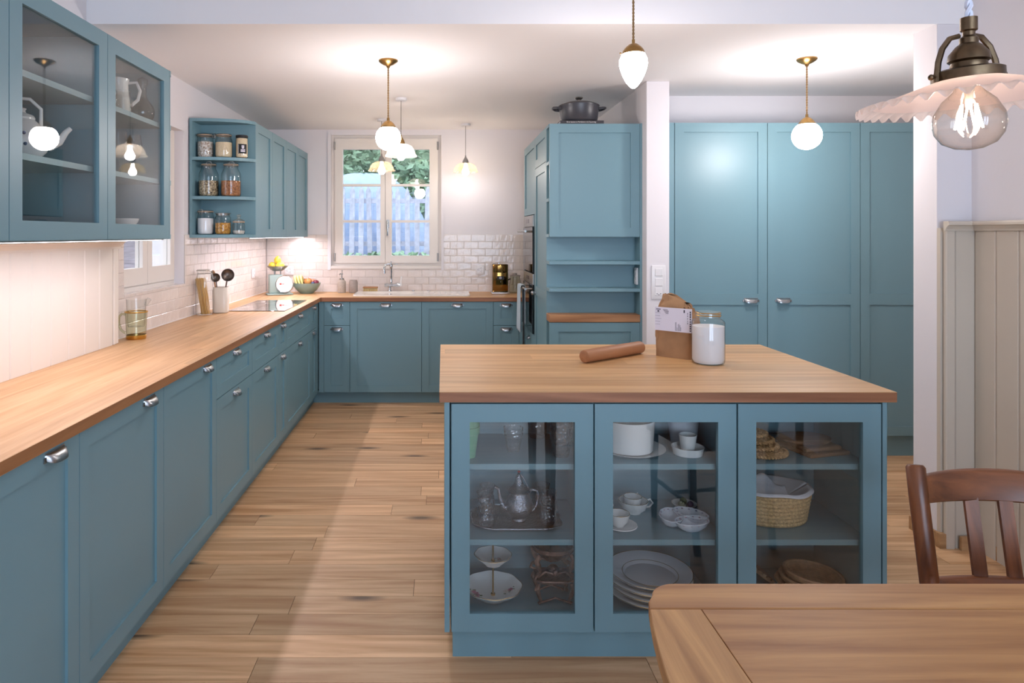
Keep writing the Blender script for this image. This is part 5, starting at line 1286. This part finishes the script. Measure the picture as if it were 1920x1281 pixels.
bloom(p2, 0.024, 0.018, 0.1335, 0.010, nx=0.0, mat_=mat('pale_rose', (196, 160, 156), 0.4))
# ornate centrepiece
t = T('ornate_warmer', 'ornate dull bronze table warmer with scrolled legs and glass bowl', 'warmer', (0.392, 2.435, zC_))
m = MB()
for sx_ in (-1, 1):
    for sy_ in (-1, 1):
        P('leg', MB().tube([(sx_*0.058, sy_*0.045, 0.008), (sx_*0.050, sy_*0.040, 0.014), (sx_*0.056, sy_*0.044, 0.035), (sx_*0.064, sy_*0.05, 0.060), (sx_*0.058, sy_*0.046, 0.078)], [0.006,0.005,0.007,0.010,0.007], 8), BRONZE, t, smooth=True)
        P('scroll_post', MB().tube([(sx_*0.056, sy_*0.045, 0.085), (sx_*0.074, sy_*0.05, 0.092), (sx_*0.068, sy_*0.05, 0.105), (sx_*0.052, sy_*0.045, 0.118), (sx_*0.060, sy_*0.048, 0.140), (sx_*0.066, sy_*0.05, 0.160), (sx_*0.056, sy_*0.045, 0.178)], [0.005,0.006,0.006,0.006,0.011,0.010,0.006], 8), BRONZE, t, smooth=True)
P('tray', MB().lathe([(0.001,0.075),(0.060,0.075),(0.068,0.084),(0.066,0.088),(0.058,0.080),(0.001,0.080)], 36, sy=0.8, shape=wav), BRONZE, t, smooth=True)
m = MB()
for s_ in (-1, 1):
    m.tube([(-0.060, s_*0.047, 0.100), (-0.035, s_*0.05, 0.122), (0, s_*0.05, 0.112), (0.035, s_*0.05, 0.122), (0.060, s_*0.047, 0.100)], 0.0048, 8).sphere((0, s_*0.052, 0.118), 0.011, 10, 6)
    m.tube([(-0.050, s_*0.042, 0.010), (-0.02, s_*0.044, 0.020), (0, s_*0.045, 0.028), (0.02, s_*0.044, 0.020), (0.050, s_*0.042, 0.010)], 0.004, 8)
P('garland', m, BRONZE, t, smooth=True)
P('bowl_rim', MB().torus((0,0,0.182), 0.068, 0.006, 36, 8, sy=0.8).torus((0,0,0.190), 0.074, 0.004, 36, 8, sy=0.8), BRONZE, t, smooth=True)
rib = lambda a: 1+0.04*cos(18*a)
P('glass_bowl', MB().lathe([(0.001,0.140),(0.030,0.144),(0.055,0.165),(0.066,0.190),(0.072,0.225),(0.076,0.238)], 72, sy=0.8, shape=rib), glass('brown_glass', (0.50,0.40,0.36), refl=2.4), t, smooth=True)
P('burner', MB().lathe([(0.001,0.088),(0.020,0.088),(0.022,0.11),(0.012,0.12),(0.001,0.12)], 20), BRONZE, t, smooth=True)
# porcelain, upper shelf of the middle cabinet
S('round_platter', 'flat white platter under the big white dish', 'plate', MB().lathe([(0.001,0.001),(0.090,0.001),(0.118,0.010),(0.124,0.014),(0.120,0.014),(0.09,0.005),(0.001,0.005)], 48), PORC, (0.672, 2.455, zA), smooth=True)
S('souffle_dish', 'large straight-sided white souffle dish on a flat platter', 'dish', MB().lathe([(0.001,0.001),(0.084,0.001),(0.086,0.004),(0.092,0.108),(0.0925,0.110),(0.089,0.110),(0.083,0.008),(0.001,0.008)], 48), PORC, (0.666, 2.455, zA+0.0065), smooth=True)
S('white_beaker', 'large plain white tapered pot behind the small white cup', 'pot', MB().lathe([(0.001,0.001),(0.046,0.001),(0.060,0.115),(0.057,0.115),(0.044,0.006),(0.001,0.006)], 36), PORCB, (0.895, 2.545, zA), smooth=True)
S('oval_dish', 'shallow white dish holding the small white cup', 'dish', MB().lathe([(0.001,0.001),(0.050,0.001),(0.056,0.028),(0.053,0.028),(0.048,0.005),(0.001,0.005)], 40), PORC, (0.865, 2.415, zA), smooth=True)
S('white_cup', 'small white handleless cup standing in the shallow dish', 'cup', MB().lathe([(0.001,0.001),(0.016,0.001),(0.025,0.014),(0.031,0.064),(0.0285,0.064),(0.023,0.016),(0.001,0.006)], 32), PORC, (0.865, 2.415, zA+0.0055), smooth=True)
# middle shelf
def teacup(label, x, y, z, rz, r=0.036, saucer=False):
    t = T('teacup', label, 'cup', (x, y, z), rz)
    P('bowl', MB().lathe([(0.001,0.001),(r*0.5,0.001),(r*0.52,0.005),(r*0.82,0.018),(r,0.046),(r*0.94,0.046),(r*0.76,0.020),(0.001,0.008)], 36, shape=lambda a: 1+0.02*cos(7*a)), PORC, t, smooth=True)
    P('handle', MB().tube([(r*0.92,0,0.040),(r*1.25,0,0.044),(r*1.45,0,0.030),(r*1.2,0,0.016),(r*0.80,0,0.016)], 0.0035, 8), PORC, t, smooth=True)
    P('gilding', MB().torus((0,0,0.046), r*0.97, 0.0010, 32, 5), GOLD, t, smooth=True)
    return t
S('saucer', 'white saucer with gilt edge under the front teacup', 'saucer', MB().lathe([(0.001,0.001),(0.035,0.001),(0.058,0.010),(0.057,0.013),(0.034,0.005),(0.001,0.005)], 40), PORC, (0.625, 2.405, zB), smooth=True)
teacup('gilded white teacup on the saucer at the front of the island shelf', 0.618, 2.405, zB+0.0055, 2.4, 0.039)
teacup('white teacup, lower of the two stacked at the back', 0.706, 2.535, zB, 0.2, 0.054)
teacup('white teacup, upper of the two stacked at the back', 0.704, 2.535, zB+0.0142, 0.9, 0.034)
teacup('white teacup cut off by the door frame beside the stacked cups', 0.585, 2.500, zB, 0.6, 0.036)
t = T('divided_dish', 'three-lobed divided porcelain dish with floral bands', 'dish', (0.858, 2.425, zB))
for k in range(3):
    a = radians(-75 + 120*k); cx, cy = 0.046*cos(a), 0.040*sin(a)
    M_ = Matrix.Translation((cx, cy, 0)) @ Matrix.Rotation(a+pi/2, 4, 'Z')
    lb = P('lobe', MB().lathe([(0.001,0.001),(0.030,0.001),(0.046,0.014),(0.056,0.032),(0.054,0.034),(0.043,0.016),(0.028,0.005),(0.001,0.005)], 40, sx=1.18, sy=0.76, shape=lambda q: 1+0.015*cos(9*q)).xf(M_), PORCB, t, smooth=True)
    m = MB()
    for j in range(14):
        q = 2*pi*j/14+0.2; m.sphere((0.0505*1.18*cos(q), 0.0505*0.76*sin(q), 0.0285), 0.0046, 6, 4, sz=0.6)
    P('floral_band', m.xf(M_), FLORAL, lb, smooth=True)
t = T('trinket_dish', 'small porcelain dish with tiny green and purple china fruits', 'dish', (0.905, 2.565, zB))
P('dish', MB().lathe([(0.001,0.001),(0.026,0.001),(0.043,0.018),(0.046,0.024),(0.042,0.024),(0.024,0.006),(0.001,0.006)], 32), PORC, t, smooth=True)
P('china_fruit', MB().sphere((-0.012,-0.010,0.024), 0.014, 12, 8, sz=0.8).sphere((0.002,0.014,0.026), 0.013, 12, 8), mat('green_glaze', (122, 128, 88), 0.3), t, smooth=True)
P('china_fruit', MB().sphere((0.020,-0.010,0.022), 0.012, 12, 8), mat('purple_glaze', (98, 84, 110), 0.3), t, smooth=True)
# plates
plab = ['bottom plate of the stack of big gilt-edged plates', 'second plate from the bottom of the gilt-edged stack', 'second plate from the top of the gilt-edged stack', 'topmost big scalloped plate of the gilt-edged stack']
for i in range(4):
    t = T('dinner_plate', plab[i], 'plate', (0.742+0.004*(i%2), 2.462, zC_+0.0215*i), i*0.4, 'gilt-edged plates in the island')
    sc2 = (lambda a: 1+0.012*abs(sin(4*a)))
    R = 0.146 if i == 3 else 0.150
    P('china', MB().lathe([(0.001,0.001),(0.085,0.001),(0.098,0.012),(R*0.99,0.026),(R,0.029),(R*0.985,0.030),(0.097,0.016),(0.088,0.007),(0.001,0.006)], 72, shape=sc2), PORC if i != 3 else PORCB, t, smooth=True)
    P('gilt_edge', MB().tube([(R*sc2(2*pi*k/72)*cos(2*pi*k/72), R*sc2(2*pi*k/72)*sin(2*pi*k/72), 0.0295) for k in range(72)], 0.0011, 5, True).torus((0,0,0.0165), 0.0975, 0.0008, 48, 4), GOLD, t, smooth=True)
# right cabinet: trivets
tl = ['largest braided raffia trivet at the bottom of the pile', 'braided raffia trivet second in the pile', 'braided raffia trivet third in the pile', 'smallest braided raffia trivet on top of the pile']
for i, R in enumerate((0.092, 0.072, 0.068, 0.056)):
    m = MB(); rr2 = R-0.008
    while rr2 > 0.012:
        nn = max(6, int(rr2*300))
        for ph in (0, pi):
            m.tube([((rr2+0.0055*sin(nn*a+ph))*cos(a), (rr2+0.0055*sin(nn*a+ph))*sin(a), 0.0088+0.0035*cos(nn*a+ph)) for a in [2*pi*k/(nn*6) for k in range(nn*6)]], 0.0046, 5, True)
        rr2 -= 0.0175
    S('trivet', tl[i], 'trivet', m, RAFFIA, (1.128-0.006*i, 2.430+0.010*i, zA+0.0005+0.0182*i), (0, 0, i*0.5), smooth=True, group='raffia trivets')
S('chopping_board', 'rectangular wooden board at the bottom of the board pile', 'board', MB().box(-0.085, 0.085, -0.085, 0.085, 0, 0.013), BOARDW, (1.330, 2.462, zA+0.0006), (0, 0, radians(15)), bevel=0.004, bseg=2)
S('chopping_board', 'smaller rectangular wooden board in the middle of the pile', 'board', MB().box(-0.075, 0.075, -0.078, 0.078, 0, 0.013), BOARDW, (1.322, 2.476, zA+0.0140), (0, 0, radians(15)), bevel=0.004, bseg=2)
S('chopping_board', 'oval dark wooden board on top of the board pile', 'board', MB().lathe([(0.001,0.0),(0.090,0.0),(0.094,0.004),(0.094,0.010),(0.088,0.013),(0.001,0.013)], 40, sy=0.7), BOARDW, (1.318, 2.490, zA+0.0272), (0, 0, radians(5)), smooth=True)
t = T('straw_basket', 'oval coiled straw basket lined with a white napkin', 'basket', (1.188, 2.490, zB+0.001))
m = MB()
for j in range(8):
    z = 0.008+0.0135*j; R = 0.112+0.0022*j
    m.torus((0,0,z), R, 0.0082, 44, 7, sx=1.10, sy=0.80)
P('coils', m, STRAW, t, smooth=True)
P('base', MB().lathe([(0.001,0.0),(0.112,0.0),(0.112,0.008),(0.001,0.008)], 40, sx=1.10, sy=0.80), STRAW, t, smooth=True)
t = T('napkin', 'white linen napkin spilling over the straw basket rim', 'napkin', (1.188, 2.490, zB+0.012))
m = MB()
def nap(u, v):
    a = 2*pi*u; r = 0.02+0.115*v
    z = 0.045 + 0.062*v/0.88 if v < 0.88 else 0.107-0.010*(v-0.88)/0.12
    z += 0.002*sin(7*a)*v*v + (0.004*(1+sin(3*a+1)))*v*v
    return (r*1.13*cos(a), r*0.86*sin(a), z)
m.grid(nap, 56, 20)
o = P('lining', m, LINEN, t, smooth=True); md = o.modifiers.new('thickness', 'SOLIDIFY'); md.thickness = 0.002
def fold(u, v):
    x = -0.055+0.125*u; y = 0.035-0.05*(1-v)+0.010*sin(5*u)
    return (x, y, 0.060+0.075*v*(0.55+0.45*sin(pi*min(1, u*1.25+0.1)))+0.006*sin(9*u+3*v))
o = P('fold', MB().grid(fold, 20, 8), LINEN, t, smooth=True); md = o.modifiers.new('thickness', 'SOLIDIFY'); md.thickness = 0.0025
def banneton(label, x, y, z, tilt, R):
    t = T('proofing_basket', label, 'basket', (x, y, z), 0, 'cane proofing baskets')
    m = MB(); n = 9
    for j in range(n):
        f = j/(n-1); r = R*(0.42+0.58*f**0.6); m.torus((0,0,0.0062+0.017*f*f+0.027*f), r, 0.0060, 44, 6, sy=0.92)
    m.lathe([(0.001,0.0005),(R*0.42,0.0005),(R*0.42,0.007),(0.001,0.007)], 32, sy=0.92)
    P('cane', m.xf(Matrix.Rotation(tilt, 4, 'Y')), RATTAN, t, smooth=True)
banneton('cane proofing basket, outermost of the nested baskets', 1.318, 2.455, zC_+0.0003, 0.0, 0.110)
banneton('cane proofing basket, middle of the nested baskets', 1.322, 2.455, zC_+0.0175, radians(2.5), 0.103)
banneton('cane proofing basket, innermost of the nested baskets', 1.326, 2.455, zC_+0.0350, radians(5), 0.096)
mrb = MB()
for k in range(14): mrb.box(-0.140+k*0.020, -0.126+k*0.020, -0.045, 0.045, 0.002, 0.010)
mrb.box(-0.140, 0.140, -0.045, 0.045, -0.006, 0.003)
S('ribbed_board', 'ribbed wooden butter board leaning beside the proofing baskets', 'board', mrb, BOARDW, (1.1140, 2.565, zC_+0.0893), (0, radians(36.9), 0), bevel=0.001)

# ================================================================== GARDEN
GR = mat('garden_soil', (120, 112, 118), 0.95, noise=0.3, nscale=6)
ST('ground_garden', MB().add([(-9,6.75,0.7),(6,6.75,0.7),(6,9.0,1.10),(-9,9.0,1.10),(-9,16,1.9),(6,16,1.9),(-9,6.75,-0.2),(6,6.75,-0.2),(6,16,-0.2),(-9,16,-0.2)], [(0,1,2,3),(3,2,5,4),(6,7,1,0),(4,5,8,9)]), GR)
ST('ground_side', MB().box(-14, -2.1, -3, 6.7, -0.3, -0.05), GR)
PICK = mat('weathered_paling', (188, 192, 206), 0.85, noise=0.18, nscale=14, rand=0.10)
fn = T('picket_fence', 'weathered grey picket fence outside the garden window', 'fence', (-0.7, 8.9, 1.08))
pk = MB().add([(-0.032,-0.012,0),(0.032,-0.012,0),(0.032,-0.012,0.92),(0,-0.012,1.01),(-0.032,-0.012,0.92),(-0.032,0.012,0),(0.032,0.012,0),(0.032,0.012,0.92),(0,0.012,1.01),(-0.032,0.012,0.92)],
    [(0,1,2,3,4),(9,8,7,6,5),(0,5,6,1),(1,6,7,2),(2,7,8,3),(3,8,9,4),(4,9,5,0)]).mesh('picket'); pk.materials.append(PICK)
rs = random.Random(9)
for k in range(22):
    P('picket', pk, PICK, fn, (-1.35+k*0.122, rs.uniform(-.01,.01), rs.uniform(-.05,.03)), (0, rs.uniform(-.03,.03), 0))
for z in (0.22, 0.78): P('rail', MB().box(-1.5, 1.4, 0.012, 0.05, z-0.03, z+0.03), PICK, fn)
WIRE = mat('wire', (190, 200, 220), 0.5, 0.6)
m = MB()
for k in range(36): m.box(-1.5+k*0.075, -1.497+k*0.075, -0.002, 0.002, 0, 0.9)
for k in range(16): m.box(-1.5, 1.2, -0.002, 0.002, k*0.058, k*0.058+0.003)
S('wire_mesh', 'pale wire mesh stretched behind the picket fence', 'mesh', m, WIRE, (-0.7, 9.05, 1.10))
TARP = mat('blue_tarp', (158, 178, 208), 0.55, noise=0.1, nscale=5)
def mound(u, v):
    a = 2*pi*u; r = 1-v
    return (1.05*r*cos(a)*(1+0.06*sin(5*a)), 0.5*r*sin(a), 1.18*(1-r**2.6)+0.05*sin(9*a)*r*(1-r)*3)
S('tarp_heap', 'pale blue tarpaulin heap behind the picket fence', 'tarpaulin', MB().grid(mound, 40, 14), TARP, (-1.15, 9.9, 1.12), smooth=True)
LEAF = mat('garden_leaves', (150, 182, 150), 0.6, rand=0.0, noise=0.35, nscale=3)
BARK = mat('bark', (110, 96, 88), 0.9)
def shrub(label, x, y, z, rx, ry, rz, n, seed, size=0.07):
    t = T('garden_shrub', label, 'shrub', (x, y, z))
    r = random.Random(seed); vs_ = []; fs = []
    for i in range(n):
        while True:
            p = Vector((r.uniform(-1,1), r.uniform(-1,1), r.uniform(-1,1)))
            if 0.25 < p.length < 1: break
        c = Vector((p.x*rx, p.y*ry, rz+p.z*rz))
        d1 = Vector((r.uniform(-1,1), r.uniform(-1,1), r.uniform(-.6,.6))).normalized(); d2 = d1.orthogonal().normalized()
        s_ = size*r.uniform(0.6, 1.4); k = len(vs_)
        vs_ += [tuple(c-d1*s_), tuple(c+d2*s_*0.55), tuple(c+d1*s_), tuple(c-d2*s_*0.55)]; fs.append((k, k+1, k+2, k+3))
    f = P('foliage', MB().add(vs_, fs), LEAF, t); f['kind'] = 'stuff'
    P('trunk', MB().tube([(0,0,-0.1),(0.03,0,rz*0.7),(0.0,0.03,rz*1.3)], [0.04,0.03,0.015], 7), BARK, t, smooth=True)
shrub('leafy green tree above the blue tarpaulin beyond the fence', -1.75, 11.4, 1.5, 0.75, 0.7, 1.3, 2600, 1)
shrub('leafy green shrub rising behind the right half of the garden window', 0.15, 10.6, 1.3, 0.95, 0.7, 1.35, 3000, 2)
shrub('dense tall hedge tree filling the background of the garden', -0.6, 13.6, 1.7, 3.6, 0.9, 2.3, 9000, 3, 0.13)
shrub('low plants growing along the foot of the picket fence', -0.55, 8.45, 0.98, 1.2, 0.18, 0.11, 700, 4, 0.045)
# neighbour's house beside the left window
t = T('neighbour_house', 'pale rendered neighbouring house outside the side window', 'building', (-6.5, 11.0, -0.1))
HW = mat('house_render', (214, 220, 238), 0.9)
P('wall', MB().box(-3.0, 1.2, -1.5, 3.0, 0, 5.0), HW, t)
for (x, z) in ((-1.8, 1.0), (0.0, 1.0), (-1.8, 3.0), (0.0, 3.0)):
    f = P('window', MB().box(x-0.45, x+0.45, -1.53, -1.49, z, z+1.2), FRAME, t); P('window_pane', MB().box(x-0.36, x+0.36, -1.535, -1.529, z+0.09, z+1.11), mat('dusk_pane', (150, 168, 204), 0.1), f)
P('roof', MB().add([(-3.3,-1.8,5.0),(1.5,-1.8,5.0),(1.5,3.3,5.0),(-3.3,3.3,5.0),(-3.3,0.75,6.6),(1.5,0.75,6.6)], [(0,1,5,4),(2,3,4,5),(1,2,5),(3,0,4),(3,2,1,0)]), mat('roof_tiles', (150, 110, 100), 0.8), t)
